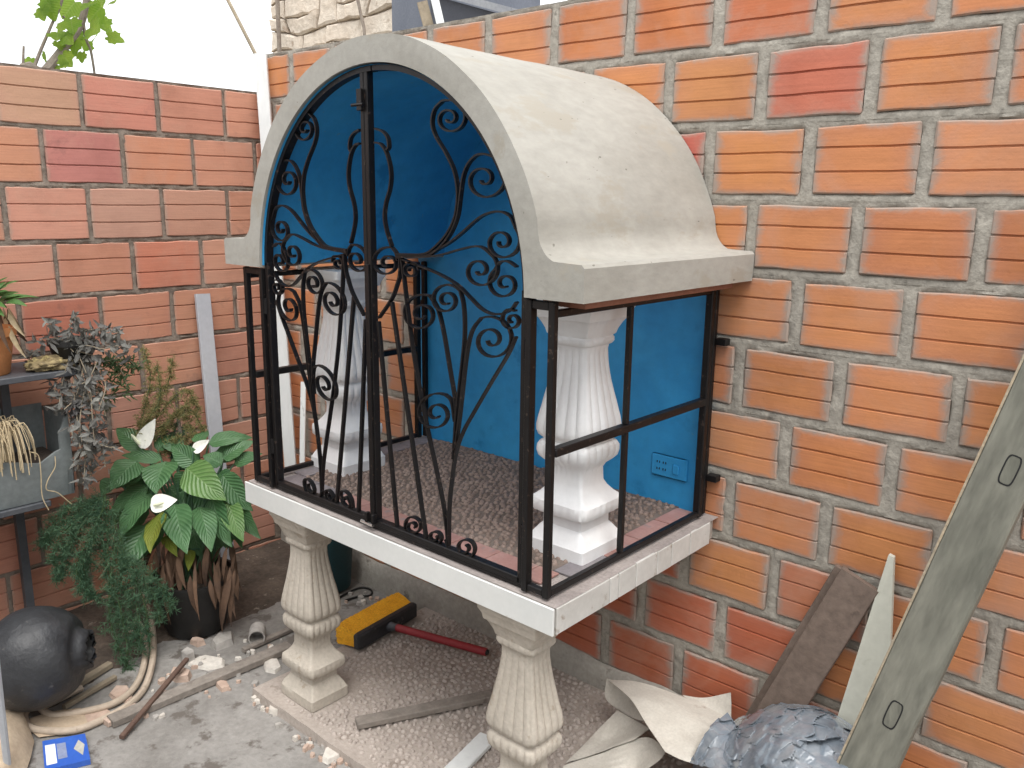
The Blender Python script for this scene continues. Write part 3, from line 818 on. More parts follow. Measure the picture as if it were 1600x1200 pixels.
# ------------------------------------------------------------------ loose boards and beams
def board(name, p0, p1, wdir, w, t, mat, label, cat, group=None, bev=.002, bend=0.0):
    # board from p0 to p1; wdir = approximate direction of its width
    p0, p1, wd = (np.array(v, float) for v in (p0, p1, wdir))
    d = p1-p0; L = np.linalg.norm(d); d /= L; wd = wd-d*np.dot(wd, d); wd /= np.linalg.norm(wd); n = np.cross(d, wd)
    b = MB(); N = 14; P = []
    r = random.Random(name+label)
    for i in range(N+1):
        c = p0+(p1-p0)*i/N+n*bend*math.sin(math.pi*i/N)
        a, h = w/2, t/2; k = bev; jw = 1+r.uniform(-.012, .012)
        ring = [(-a+k,-h),(a-k,-h),(a,-h+k),(a,h-k),(a-k,h),(-a+k,h),(-a,h-k),(-a,-h+k)]
        P.append([c+wd*x*jw+n*y for x, y in ring])
    b.grid(np.array(P), True); b.f.append(tuple(reversed(range(8)))); b.f.append(tuple(range(N*8, N*8+8)))
    lo = p0 if p0[2] < p1[2] else p1
    o = b.build(name, mat, loc=(lo[0], lo[1], min(v[2] for v in b.v)), smooth=True, ang=30)
    return props(o, label, cat, group)
CW = (RT[0], RT[1], 0)
# olive beam leaning on the wall, with plugged mortises
def beam():
    a = PY(1356, 1198, -.25); c = PY(1655, 560, -.09); d = c-a; d /= np.linalg.norm(d)
    p0 = a-d*((a[2]-GZ-.03)/d[2]); p1 = c+d*.45
    wd = np.array([1.0, 0, 0]); wd -= d*np.dot(wd, d); wd /= np.linalg.norm(wd); n = np.cross(d, wd)
    if n[1] > 0: wd = -wd; n = -n
    lf_ = wd if wd[0] < 0 else -wd
    w, t = .096, .042
    root = thing('wooden_beam', (p0[0], p0[1], GZ+.012), 'olive green worn timber beam with plugged mortises leaning on the orange wall', 'beam')
    b = MB(); N = 60; P = []; LB = float(np.linalg.norm(p1-p0))
    for i in range(N+1):
        s_ = i*.09
        rag = .0028*N3((s_, 0, 0), 2.5)-.004*max(0, N3((s_, 9, 0), 1.3)-.3); rag2 = .0028*N3((s_, 4, 0), 2.5)
        k = .004; A, H = w/2, t/2
        P.append([(x, y, LB*i/N) for x, y in ((-A+k+rag,-H),(A-k,-H),(A+rag2,-H+k),(A+rag2,H-k),(A-k+rag2,H),(-A+k+rag,H),(-A+rag,H-k),(-A+rag,-H+k))])
    b.grid(np.array(P), True); b.f.append(tuple(reversed(range(8)))); b.f.append(tuple(range(N*8, N*8+8)))
    body = b.build('timber', 'olive_wood', None, smooth=True, ang=30)
    body.parent = root
    mb_ = Matrix.Identity(4)
    for i in range(3):
        mb_[i][0] = wd[i]; mb_[i][1] = n[i]; mb_[i][2] = d[i]; mb_[i][3] = p0[i]-root.location[i]
    body.matrix_local = mb_
    MB().ribbon([p0+(p1-p0)*i/20+lf_*(w/2+.0005)+n*(t/2-.001-.0015*abs(N3((i,0,0),.7))) for i in range(21)], .003, .004, n).build('worn_edge', 'olive_edge', root)
    for (u, v) in ((1395, 1117), (1578, 735)):
        # point on the front face
        fp = p0+n*(t/2); dr = ray(u, v); tt = np.dot(fp-CAM, n)/np.dot(dr, n); c0 = CAM+dr*tt
        def slot(hw, hl):
            pts = []
            for k in range(24):
                an = 2*math.pi*k/24; x, y = math.cos(an), math.sin(an)
                pts.append(c0+wd*hw*math.copysign(abs(x)**.45, x)+d*hl*math.copysign(abs(y)**.6, y))
            return pts
        o1, o2, o3 = slot(.0132, .0292), slot(.0106, .0265), slot(.0103, .026)
        MB().add([p+n*.0006 for p in o1]+[p+n*.0006 for p in o2], [(i, (i+1) % 24, 24+(i+1) % 24, 24+i) for i in range(24)]).build('mortise_gap', 'dark_hole', root)
        MB().add([p+n*.0009 for p in o3]+[p-n*.004 for p in o3], [tuple(range(24))]+[(i, 24+i, 24+(i+1) % 24, (i+1) % 24) for i in range(24)]).build('mortise_plug', 'olive_wood', root)
beam()
# brown plank against the orange wall
a, c = PY(1225, 1100, -.085), PY(1345, 905, -.03); d = c-a
board('wooden_plank', a-d*((a[2]-GZ-.02)/d[2]), c, (1, 0, -.35), .088, .02, 'brown_wood', 'short brown plank leaning on the orange wall behind the blue plastic bag', 'plank')
a, c = PY(1196, 1100, -.055), PY(1322, 893, -.014); d = c-a
board('wooden_batten', a-d*((a[2]-GZ-.02)/d[2]), c, (1, 0, -.35), .05, .014, 'brown_wood', 'narrow brown batten behind the short brown plank on the orange wall', 'batten')
def wedge():
    tip = PY(1392, 868, -.02); b0, b1 = PY(1308, 1125, -.10), PY(1385, 1135, -.10)
    g0 = b0+(b0-tip)*.42; g1 = b1+(b1-tip)*.42
    tl = tip+np.array((-.005, 0, 0)); tr = tip+np.array((.006, 0, -.003))
    def on(p): return p*np.array((1,1,0))+np.array((0,0,max(p[2], GZ+.013)))
    F = [on(g0), on(g1), tr, tl]; bk = [p+np.array((0, .012, 0)) for p in F]
    MB_ = MB().add(F+bk, [(0,1,2,3), (7,6,5,4), (0,4,5,1), (1,5,6,2), (2,6,7,3), (3,7,4,0)])
    props(MB_.build('board_offcut', 'pale_wedge', loc=(F[0][0], F[0][1], min(F[0][2], F[1][2]))), 'pale tapering board offcut with pointed tip leaning on the orange wall', 'board')
wedge()
# long white plank standing in the corner, short one beside it, grey one against the pink wall
a, c = PD(452, 742, 2.92), PD(407, 86, 2.93)
a, c = PY(455, 740, -.08), PY(407, 84, -.03); d = c-a
board('white_plank', a-d*((a[2]-GZ-.015)/d[2]), c, CW, .044, .018, 'white_board', 'tall weathered white plank standing in the corner of the two walls', 'plank')
a, c = PY(472, 745, -.08), PY(474, 610, -.025); d = c-a
board('thin_batten', a-d*((a[2]-GZ-.015)/d[2]), c+d*.1, CW, .02, .012, 'white_board', 'thin pale batten leaning on the orange wall beside the tall white plank', 'batten')
a, c = PX(338, 690, -1.85), PX(316, 459, -1.915); d = c-a
board('grey_plank', a-d*((a[2]-GZ-.015)/d[2]), c, (0, 1, .0), .055, .016, 'grey_blue_board', 'smooth blue grey plank leaning on the pink wall above the white flowers', 'plank')
# thin stick above the corner
a, c = PY(401, 88, .3), PY(352, -8, .3); d = c-a
p0 = a-d*((a[2]-GZ)/d[2])
o = MB().tube([p0+(c+d*.4-p0)*t for t in np.linspace(0, 1, 12)], .008, 7).build('thin_pole', 'twig', loc=p0); props(o, 'thin bare pole slanting up behind the corner of the walls', 'pole')

YZ = GZ+.015
def gp(u, v, z=YZ): return PZ(u, v, z)
def lying(name, u0, v0, u1, v1, w, t, mat, label, cat='board', z=YZ, group=None):
    a, c = gp(u0, v0, z+t/2), gp(u1, v1, z+t/2); dd = c-a
    return board(name, a, c, (-dd[1], dd[0], 0), w, t, mat, label, cat, group, bev=.0025)
lying('old_board', 172, 1128, 452, 1010, .042, .022, 'grey_wood', 'long weathered grey board lying on the yard below the peace lily')
lying('grey_lath', 380, 1016, 470, 976, .02, .014, 'grey_wood', 'dark narrow lath lying behind the long weathered board', 'lath')
a, c = gp(190, 1152, YZ+.012), gp(292, 1030, YZ+.042)
board('iron_bar', a, c, (c-a)[[1, 0, 2]]*np.array((-1, 1, 0)), .014, .012, 'rust', 'short rusty brown bar lying across the end of the weathered board', 'bar')
chunk_under = PZ(290, 1034, YZ)
lying('pale_stick', 75, 1098, 172, 1038, .022, .018, 'twig', 'pale split stick lying beside the black ball', 'stick')
lying('pale_stick', 100, 1105, 180, 1058, .016, .014, 'twig', 'thinner pale stick lying between the split stick and hose', 'stick')
lying('brick_board', 165, 1130, 215, 1105, .03, .016, 'rubble_pink', 'short pinkish board end lying under the rusty bar', 'board')
lying('floor_plank', 557, 1130, 812, 1078, .038, .018, 'grey_wood', 'grey plank lying on the pebble plinth between the stone legs', 'plank', PLZ+.006)
lying('white_offcut', 690, 1225, 762, 1152, .05, .014, 'white_board', 'short white board offcut lying beside the front stone leg', 'board', PLZ+.006)
# pole at the left edge
a, c = gp(14, 1215), PD(-12, 985, 1.9)
props(MB().tube([a+(c-a)*t for t in np.linspace(-.05, 1.6, 10)], .0085, 8).build('grey_pole', 'grey_blue_board', loc=a), 'slim pale grey pole standing beside the brown paper sack', 'pole')

# ------------------------------------------------------------------ broom
def broom():
    zb = PLZ+.03
    A, B_ = PZ(556, 1000, zb), PZ(640, 952, zb); ax = B_-A; L = np.linalg.norm(ax)*1.1; ax /= np.linalg.norm(ax); mid = (A+B_)/2
    hd = np.array([ax[1], -ax[0], 0]);
    if hd[0] < 0: hd = -hd
    upv = np.array([0, 0, 1.0])
    root = thing('broom', (mid[0], mid[1], PLZ), 'broom with bright yellow bristles and red handle lying under the shrine', 'broom')
    MB().obox(mid+hd*.012, ax*L/2, hd*.014, upv*.026, .006).build('head_block', 'black_plastic', root, smooth=True, ang=30)
    # bristle pad: rows of tufts
    r = random.Random(3); b = MB()
    nx, nz = 46, 12
    for i in range(nx):
        for j in range(nz):
            s_ = -1+2*(i+.5)/nx; q = -1+2*(j+.5)/nz
            base = mid+ax*s_*L/2*.96+upv*q*.021
            ln = .076+r.uniform(-.0018, .0018)-.006*(abs(s_)**6+abs(q)**4)
            tip = base-hd*ln+ax*(s_*.010+r.uniform(-.0015, .0015))+upv*(q*.011+.005+r.uniform(-.001, .001))
            b.tube([base, (base+tip)/2+upv*.002, tip], [.0034, .0040, .0036], 5)
    br = b.build('bristles', 'bristle_yellow', root)
    h0 = mid+hd*.026
    MB().tube([h0, h0+hd*.018+upv*.004, h0+hd*.034+upv*.007], [.016, .013, .0125], 12).build('ferrule', 'dark_metal', root)
    e = PZ(760, 1019, PLZ+.03); s0 = h0+hd*.03+upv*.006
    MB().tube([s0+(e-s0)*t for t in np.linspace(0, 1, 6)], .0122, 12).build('handle', 'red_handle', root)
    MB().tube([e, e+(e-s0)/np.linalg.norm(e-s0)*.006], [.009, .008], 10).build('handle_tip', 'pot_black', root)
broom()

# teal bin behind the left leg
def bin_():
    c = PZ(520, 925, PLZ); c = np.array((c[0]-.05, -.16, PLZ)); b = MB(); P = []
    c = np.array((-1.45, -.125, GZ+.02))
    for z, r0 in ((0, .056), (.01, .062), (.24, .076), (.25, .081), (.262, .081), (.262, .074), (.03, .058)):
        P.append([c+np.array((r0*math.copysign(abs(math.cos(t))**.6, math.cos(t)), r0*math.copysign(abs(math.sin(t))**.6, math.sin(t)), z)) for t in np.linspace(0, 2*math.pi, 40)[:-1]])
    b.grid(np.array(P), True); n = 39; b.f.append(tuple(reversed(range(n)))); b.f.append(tuple(range(6*n, 7*n)))
    props(b.build('plastic_bin', 'teal_plastic', loc=c, smooth=True, ang=40), 'dark teal plastic bin standing behind the rear leg of the shrine', 'bin')
bin_()
# cable on the ground behind
pts = cat_rom([PZ(u, v, GZ+.018) for u, v in ((528, 935), (545, 925), (565, 918), (580, 922), (578, 930), (560, 932), (540, 938))], 6)
props(MB().tube(pts, .0035, 6).build('dark_cable', 'pot_black', loc=pts[0]), 'loop of thin dark cable lying behind the broom', 'cable')

# ------------------------------------------------------------------ black ball-shaped jug
def jug():
    R = .136; d0 = 2.26
    c = PD(56, 1027, d0); c = np.array((c[0], c[1], max(c[2], YZ+R*.93)))
    op = ray(118, 1010)*d0+CAM-c; op = RT*.95+UP*.1+FW*.22; op /= np.linalg.norm(op)
    root = thing('black_jug', (c[0], c[1], YZ), 'dented round black plastic vessel with torn mouth lying by the planter', 'vessel')
    ax = op; e1 = np.cross(ax, (0, 0, 1.0)); e1 /= np.linalg.norm(e1); e2 = np.cross(e1, ax)
    b = MB(); P = []; n = 56
    for th in np.linspace(.28, math.pi-.01, 40):
        row = []
        for k in range(n):
            ph = 2*math.pi*k/n; dv = ax*math.cos(th)+(e1*math.cos(ph)+e2*math.sin(ph))*math.sin(th)
            rr = R*(1+.03*N3(dv, 1.6)+.012*N3(dv, 4.5))-(.012*math.exp(-((th-.55)/.1)**2))
            if th < .36: rr += .012*N3((dv[0]*4, dv[1]*4, dv[2]*4), 3)+.006
            row.append(c+dv*rr)
        P.append(row)
    b.grid(np.array(P), True)
    b.build('body', 'black_plastic', root, smooth=True, ang=180)
    P = []
    for s_, rr in ((.131, .036), (.118, .031), (.08, .03)):
        P.append([c+ax*(s_+.006*N3((k*.6, s_, 2), 1))+(e1*math.cos(2*math.pi*k/28)+e2*math.sin(2*math.pi*k/28))*(rr+.004*N3((k*.5, 3, s_*9), 1)) for k in range(28)])
    b = MB(); b.grid(np.array(P), True); b.f.append(tuple(range(56, 84))); b.build('mouth', 'pot_black', root, smooth=True)
    # torn lip
    pts = [c+ax*(.131+.005*math.sin(7*t))+(e1*math.cos(t)+e2*math.sin(t))*(.041+.005*math.sin(3*t)) for t in np.linspace(.3, 4.6, 30)]
    MB().ribbon(pts, .006, .0025, ax).build('torn_lip', 'black_plastic', root)
jug()
# hose
hp = [PZ(u, v, YZ+.010) for u, v in ((128,1075),(72,1102),(66,1108),(85,1118),(130,1112),(175,1100),(205,1080),(222,1050),(228,1015),(218,985),(205,1000))]
hp2 = [PZ(u, v, YZ+.010) for u, v in ((45,1105),(38,1118),(45,1135),(75,1142),(120,1140),(165,1122),(205,1098),(228,1070),(240,1030),(238,985),(225,945))]
for k in (8, 9, 10): hp[k] = hp[k]+np.array((0, 0, .012*(k-7)))
for k, q in enumerate((7, 8, 9, 10)): hp2[q] = hp2[q]+np.array((.0, 0, .015*k))
root = thing('garden_hose', (hp[3][0], hp[3][1], YZ), 'coiled beige garden hose lying beside the black vessel', 'hose')
MB().tube(cat_rom(hp, 8), .0098, 9).build('coil', 'hose', root)
MB().tube(cat_rom(hp2, 8), .0098, 9).build('coil', 'hose', root)

# blue printed card box
def card():
    a, b_, c_, d_ = (PZ(u, v, YZ+.016) for u, v in ((66, 1158), (133, 1146), (141, 1186), (70, 1204)))
    root = thing('blue_packet', tuple(a*.5+c_*.5-np.array((0, 0, .016))), 'flattened blue printed packet with white label lying by the hose', 'packet')
    dn = np.array((0, 0, -.015))
    MB().add([a, d_, c_, b_, a+dn, d_+dn, c_+dn, b_+dn], [(0,1,2,3), (7,6,5,4), (0,4,5,1), (1,5,6,2), (2,6,7,3), (3,7,4,0)]).build('box', 'blue_card', root)
    def pt(s, t): return a*(1-s)*(1-t)+b_*s*(1-t)+c_*s*t+d_*(1-s)*t+np.array((0, 0, .0006))
    def quad(n, s0, t0, s1, t1, mt): MB().add([pt(s0, t0), pt(s0, t1), pt(s1, t1), pt(s1, t0)], [(0,1,2,3)]).build(n, mt, root)
    quad('white_label', .05, .18, .28, .86, 'print_white'); quad('grey_panel', .31, .2, .52, .75, 'print_grey')
    MB().add([pt(.68,.5), pt(.82,.2), pt(.94,.42), pt(.86,.8)], [(0,3,2,1)]).build('tan_emblem', 'print_tan', root)
card()

# ------------------------------------------------------------------ rubble
def chunk(name, u, v, sx, sy, sz, mat, label, seed, z=YZ, group='scattered rubble chips'):
    r = random.Random(seed); c = PZ(u, v, z); b = MB(); an = r.uniform(0, 3.14); k = r.randint(5, 7)
    bot, top = [], []
    for i in range(k):
        t = 2*math.pi*i/k+r.uniform(-.25, .25); q = r.uniform(.75, 1.1); x, y = sx*q*math.cos(t), sy*q*math.sin(t)
        x, y = x*math.cos(an)-y*math.sin(an), x*math.sin(an)+y*math.cos(an)
        bot.append((c[0]+x, c[1]+y, c[2]-.004)); top.append((c[0]+x*r.uniform(.75, .95), c[1]+y*r.uniform(.75, .95), c[2]+sz*r.uniform(.7, 1.1)))
    b.add(bot+top, [tuple(reversed(range(k))), tuple(range(k, 2*k))]+[(i, (i+1) % k, k+(i+1) % k, k+i) for i in range(k)])
    return props(b.build(name, mat, loc=c), label, 'rubble', group)
big = [(294, 1032, .03, .024, .034, 'rubble_grey', 'upright grey rubble lump propping the rusty bar'),
       (350, 1003, .055, .04, .02, 'rubble_grey', 'round flat grey stone among the debris below the black pot'),
       (322, 1035, .07, .045, .006, 'rubble_pale', 'thin white broken slab lying between the boards'),
       (283, 1058, .04, .032, .02, 'rubble_pink', 'pinkish broken brick piece beside the weathered board'),
       (348, 1072, .035, .022, .010, 'rubble_pink', 'flat pale chip lying just in front of the weathered board'),
       (425, 1040, .045, .025, .010, 'rubble_pale', 'flat pale slab chip beside the left stone leg'),
       (520, 1180, .045, .03, .012, 'rubble_pale', 'flat triangular pale chip against the plinth edge'),
       (428, 1112, .022, .022, .02, 'rubble_pale', 'small pale lump at the corner of the plinth'),
       (310, 1005, .03, .022, .016, 'rubble_pink', 'pink brick fragment leaning near the black pot'),
       (150, 1120, .075, .05, .005, 'rubble_pink', 'torn tan board piece under the hose'),
       (190, 1085, .06, .035, .006, 'rubble_pink', 'flat tan board piece beside the garden hose'),
       (515, 965, .045, .028, .008, 'rubble_pink', 'flat tan chip on the yard behind the broom')]
for i, (u, v, sx, sy, sz, mt, lb) in enumerate(big): chunk('rubble_chunk', u, v, sx, sy, sz, mt, lb, 100+i, group=None)
r = random.Random(44)
SMALL = 'small broken mortar chip scattered along the boards and the plinth edge'
for i in range(100):
    if i < 42: u, v = r.uniform(225, 440), 0; v = 1130-(u-172)*.43+r.uniform(-38, 30)
    elif i < 84: u = r.uniform(395, 545); v = 1065+(u-400)*.85+r.uniform(2, 40)
    else: u, v = r.uniform(470, 600), r.uniform(925, 950)
    s_ = r.uniform(.005, .014); z = YZ
    mt_ = r.choice(['rubble_pale', 'rubble_grey', 'rubble_grey', 'rubble_pink'])
    lb_ = 'small %s rubble chip lying %s' % ({'rubble_pale': 'pale', 'rubble_grey': 'grey', 'rubble_pink': 'pinkish'}[mt_], 'along the long weathered board' if i < 42 else 'along the edge of the pebble plinth' if i < 84 else 'on the yard behind the broom')
    chunk('rubble_chip', u, v, s_, s_*r.uniform(.6, 1), s_*r.uniform(.5, .9), mt_, lb_, 200+i, z)
# short cut pipe
c = PZ(402, 990, YZ+.026); dr = np.array((RT[0]*.2-FW[0]*.9, RT[1]*.2-FW[1]*.9, 0)); dr /= np.linalg.norm(dr)
b = MB(); sdv = np.cross(dr, (0, 0, 1)); P = []
for s_, rr in ((-.03, .026), (.03, .026), (.03, .022), (-.028, .022)):
    P.append([c+dr*s_+(sdv*math.cos(t)+np.array((0, 0, 1))*math.sin(t))*rr for t in np.linspace(0, 2*math.pi, 29)[:-1]])
b.grid(np.array(P), True); b.f.append(tuple(range(84, 112)))
props(b.build('pipe_offcut', 'rubble_grey', loc=c-np.array((0, 0, .026)), smooth=True, ang=40), 'short grey pipe offcut lying open beside the left stone leg', 'pipe')

# brown paper sack at the lower left
def blob(name, c, rad, mat, label, cat, seed, rough=.22, fr=2.2, base=None, n=60, m=36):
    b = MB(); P = []; c = np.array(c, float)
    for i in range(m+1):
        th = math.pi*i/m; row = []
        for k in range(n):
            ph = 2*math.pi*k/n; d = np.array((math.sin(th)*math.cos(ph), math.sin(th)*math.sin(ph), math.cos(th)))
            q = d*1.0+seed
            rr = 1+rough*N3(q, fr)+rough*.45*(.5-abs(N3(q, fr*1.7))*2)+rough*.22*(.5-abs(N3(q+5, fr*3.3))*2)
            p = c+d*np.array(rad)*rr
            if base is not None: p[2] = max(p[2], base)
            row.append(p)
        P.append(row)
    b.grid(np.array(P), True)
    o = b.build(name, mat, loc=(c[0], c[1], base if base is not None else c[2]), smooth=True, ang=180)
    return props(o, label, cat) if label else o

# ------------------------------------------------------------------ canvas sheet and plastic bag
def patch(ctrl, n=26, seed=0, amp=.006, fr=18):
    C_ = np.array(ctrl, float); a, b_ = C_.shape[:2]
    rows = [cat_rom(list(C_[i]), max(2, n//(b_-1))) for i in range(a)]
    k = len(rows[0]); cols = [cat_rom([rows[i][j] for i in range(a)], max(2, n//(a-1))) for j in range(k)]
    G = np.array(cols).transpose(1, 0, 2)
    for i in range(G.shape[0]):
        for j in range(G.shape[1]):
            p = G[i, j]; w = N3(p, fr, seed)+.6*(abs(N3(p, fr*.6, seed+3))*2-.4)
            G[i, j] = p+np.array((-FW[0], -FW[1], .6))*amp*(w+.8*(.3-abs(N3(p, fr*1.9, seed+8))*1.6)+1.6*(mnoise.voronoi(Vector(p*11+seed))[0][0]-.4))
    return G
def sheet(b, ctrl, **k):
    G = patch(ctrl, **k); b.grid(G)
    dn = np.array((.0, .0015, -.0015)); b.grid((G+dn)[:, ::-1])
cb_ = MB()
def q(u, v, y):
    p = PY(u, v, y)
    return p if p[2] > PLZ+.016 else PZ(u, v, PLZ+.016+.01*abs(N3((u, v, 0), .03)))
sheet(cb_, [[q(950,1062,-.14), q(1000,1066,-.10), q(1070,1090,-.07), q(1142,1122,-.05)],
            [q(985,1092,-.20), q(1030,1100,-.17), q(1085,1120,-.14), q(1138,1138,-.10)],
            [q(1008,1128,-.25), q(1045,1140,-.23), q(1085,1152,-.20), q(1118,1160,-.16)],
            [q(1040,1175,-.30), q(1062,1186,-.29), q(1085,1192,-.27), q(1100,1185,-.22)]], seed=1)
sheet(cb_, [[q(948,1060,-.14), q(972,1066,-.125), q(998,1068,-.10)],
            [q(946,1090,-.15), q(975,1096,-.14), q(1004,1098,-.15)],
            [q(966,1110,-.15), q(990,1122,-.17), q(1014,1128,-.22)]], seed=2, amp=.004)
sheet(cb_, [[q(964,1110,-.16), q(990,1124,-.17), q(1015,1138,-.20)],
            [q(925,1150,-.20), q(962,1152,-.21), q(1005,1146,-.22)],
            [q(884,1192,-.24), q(930,1178,-.24), q(990,1156,-.23)]], seed=3)
sheet(cb_, [[q(880,1196,-.24), q(940,1176,-.235), q(1008,1152,-.22), q(1042,1172,-.26)],
            [q(878,1215,-.26), q(935,1200,-.26), q(1000,1180,-.25), q(1030,1188,-.28)],
            [q(880,1240,-.29), q(930,1225,-.29), q(985,1205,-.28), q(1008,1204,-.29)]], seed=4)
sheet(cb_, [[q(1066,1086,-.05), q(1100,1090,-.035), q(1141,1082,-.03)],
            [q(1085,1100,-.07), q(1110,1104,-.05), q(1142,1100,-.035)],
            [q(1110,1122,-.08), q(1128,1122,-.06), q(1142,1128,-.04)]], seed=5, amp=.003)
cb_.sm = True
def zsheet(b, rows, **k): sheet(b, [[PZ(u, v, YZ+z) for u, v, z in r_] for r_ in rows], **k)
pb_ = MB()
zsheet(pb_, [[(-30,1110,.05), (0,1104,.075), (28,1108,.06), (40,1128,.03)], [(-30,1140,.06), (5,1138,.085), (34,1150,.05), (52,1158,.012)], [(-30,1180,.05), (4,1182,.06), (30,1186,.03), (48,1186,.006)], [(-30,1230,.02), (0,1225,.03), (20,1220,.012), (34,1214,.004)]], seed=21, amp=.008)
zsheet(pb_, [[(40,1125,.008), (80,1112,.012), (125,1106,.008)], [(46,1140,.006), (90,1132,.012), (135,1124,.006)], [(60,1152,.004), (100,1146,.006), (140,1136,.004)]], seed=22, amp=.004)
pb_.sm = True
pc_ = PZ(12, 1165, YZ)
props(pb_.build('paper_sack', 'paper_brown', loc=pc_, ang=180), 'torn crumpled brown paper sack lying beside the slim grey pole', 'sack')
cc = q(1000, 1180, -.2)
props(cb_.build('canvas_sheet', 'canvas', loc=(cc[0], cc[1], GZ), ang=180), 'crumpled dirty cream canvas sheet heaped against the orange wall', 'canvas')
def facet(p, sc, seed):
    # flat facets tilted at random, one per cell: the hard folds of crumpled film
    v = Vector(p*sc+seed); cp = mnoise.voronoi(v)[1][0]; h = mnoise.cell_vector(Vector((cp.x*91.7, cp.y*57.3, cp.z*73.1)))
    return 2.6*(v-cp).dot(h-Vector((.5, .5, .5)))
def crumple(b, ctrl, seed, amp):
    G = patch(ctrl, n=120, seed=seed, amp=.006, fr=10)
    for i in range(G.shape[0]):
        for j in range(G.shape[1]):
            p = G[i, j]; wq = p+.03*np.array((N3(p, 7, seed), N3(p, 7, seed+2), N3(p, 7, seed+4)))
            w = facet(wq, 13, seed)+.6*facet(wq, 29, seed+3)
            G[i, j] = p+np.array((-FW[0], -FW[1], .5))*amp*w
    b.grid(G); b.grid((G+np.array((0, .002, -.002)))[:, ::-1])
def qq(u, v, y):
    p = PY(u, v, y); return p if p[2] > GZ+.03 else PZ(u, v, GZ+.03)
bb_ = MB()
crumple(bb_, [[qq(1080,1165,-.12), qq(1140,1128,-.11), qq(1215,1100,-.11), qq(1290,1108,-.11), qq(1345,1145,-.12)],
              [qq(1085,1175,-.16), qq(1145,1140,-.17), qq(1222,1112,-.17), qq(1295,1122,-.17), qq(1348,1160,-.16)],
              [qq(1090,1192,-.21), qq(1150,1168,-.24), qq(1228,1148,-.25), qq(1300,1160,-.23), qq(1350,1182,-.20)],
              [qq(1085,1215,-.24), qq(1150,1205,-.29), qq(1225,1195,-.32), qq(1300,1205,-.29), qq(1350,1215,-.25)],
              [qq(1080,1250,-.27), qq(1150,1255,-.33), qq(1225,1255,-.35), qq(1300,1255,-.33), qq(1345,1250,-.28)]], 3, .024)
crumple(bb_, [[qq(1135,1112,-.13), qq(1150,1135,-.15), qq(1160,1165,-.18)], [qq(1105,1140,-.20), qq(1125,1160,-.215), qq(1150,1185,-.23)], [qq(1075,1190,-.27), qq(1110,1200,-.29), qq(1150,1215,-.30)]], 9, .010)
bb_.sm = True
c = qq(1222, 1200, -.25)
props(bb_.build('plastic_sheet', 'clear_plastic', loc=(c[0], -.2, GZ), ang=180), 'crumpled bluish clear plastic sheet heaped below the leaning beam', 'plastic sheet')

# ------------------------------------------------------------------ leaves and plants
def leaf(base, tip, width, nrm, droop=.12, fold=.18, mat='lily_leaf', name='leaf', parent=None, n=12, m=6, shape=1.0, wave=.02):
    base, tip = np.array(base, float), np.array(tip, float); d = tip-base; L = np.linalg.norm(d); d /= L
    nr = np.array(nrm, float); nr = nr-d*np.dot(nr, d); nr /= np.linalg.norm(nr)+1e-9; s = np.cross(d, nr)
    b = MB(); P = []; uv = []
    for i in range(n+1):
        t = i/n
        w = width/2*(math.sin(math.pi*min(1, t**.62*1.0))**.85 if 0 < t < 1 else 0)*shape
        w = max(w, width*.012)
        c = base+d*L*t+nr*(droop*L*math.sin(math.pi*t)*.9)
        row = []
        for k in range(m+1):
            u = -1+2*k/m
            z = fold*abs(u)*w+wave*width*math.sin(t*19+u*2.5)*abs(u)
            row.append(c+s*u*w+nr*z); uv.append(((u+1)/2, t))
        P.append(row)
    b.grid(np.array(P)); b.uv = uv
    return b.build(name, mat, parent, smooth=True, ang=180)
TOC = -FW+np.array((0, 0, .35)); TOC /= np.linalg.norm(TOC)
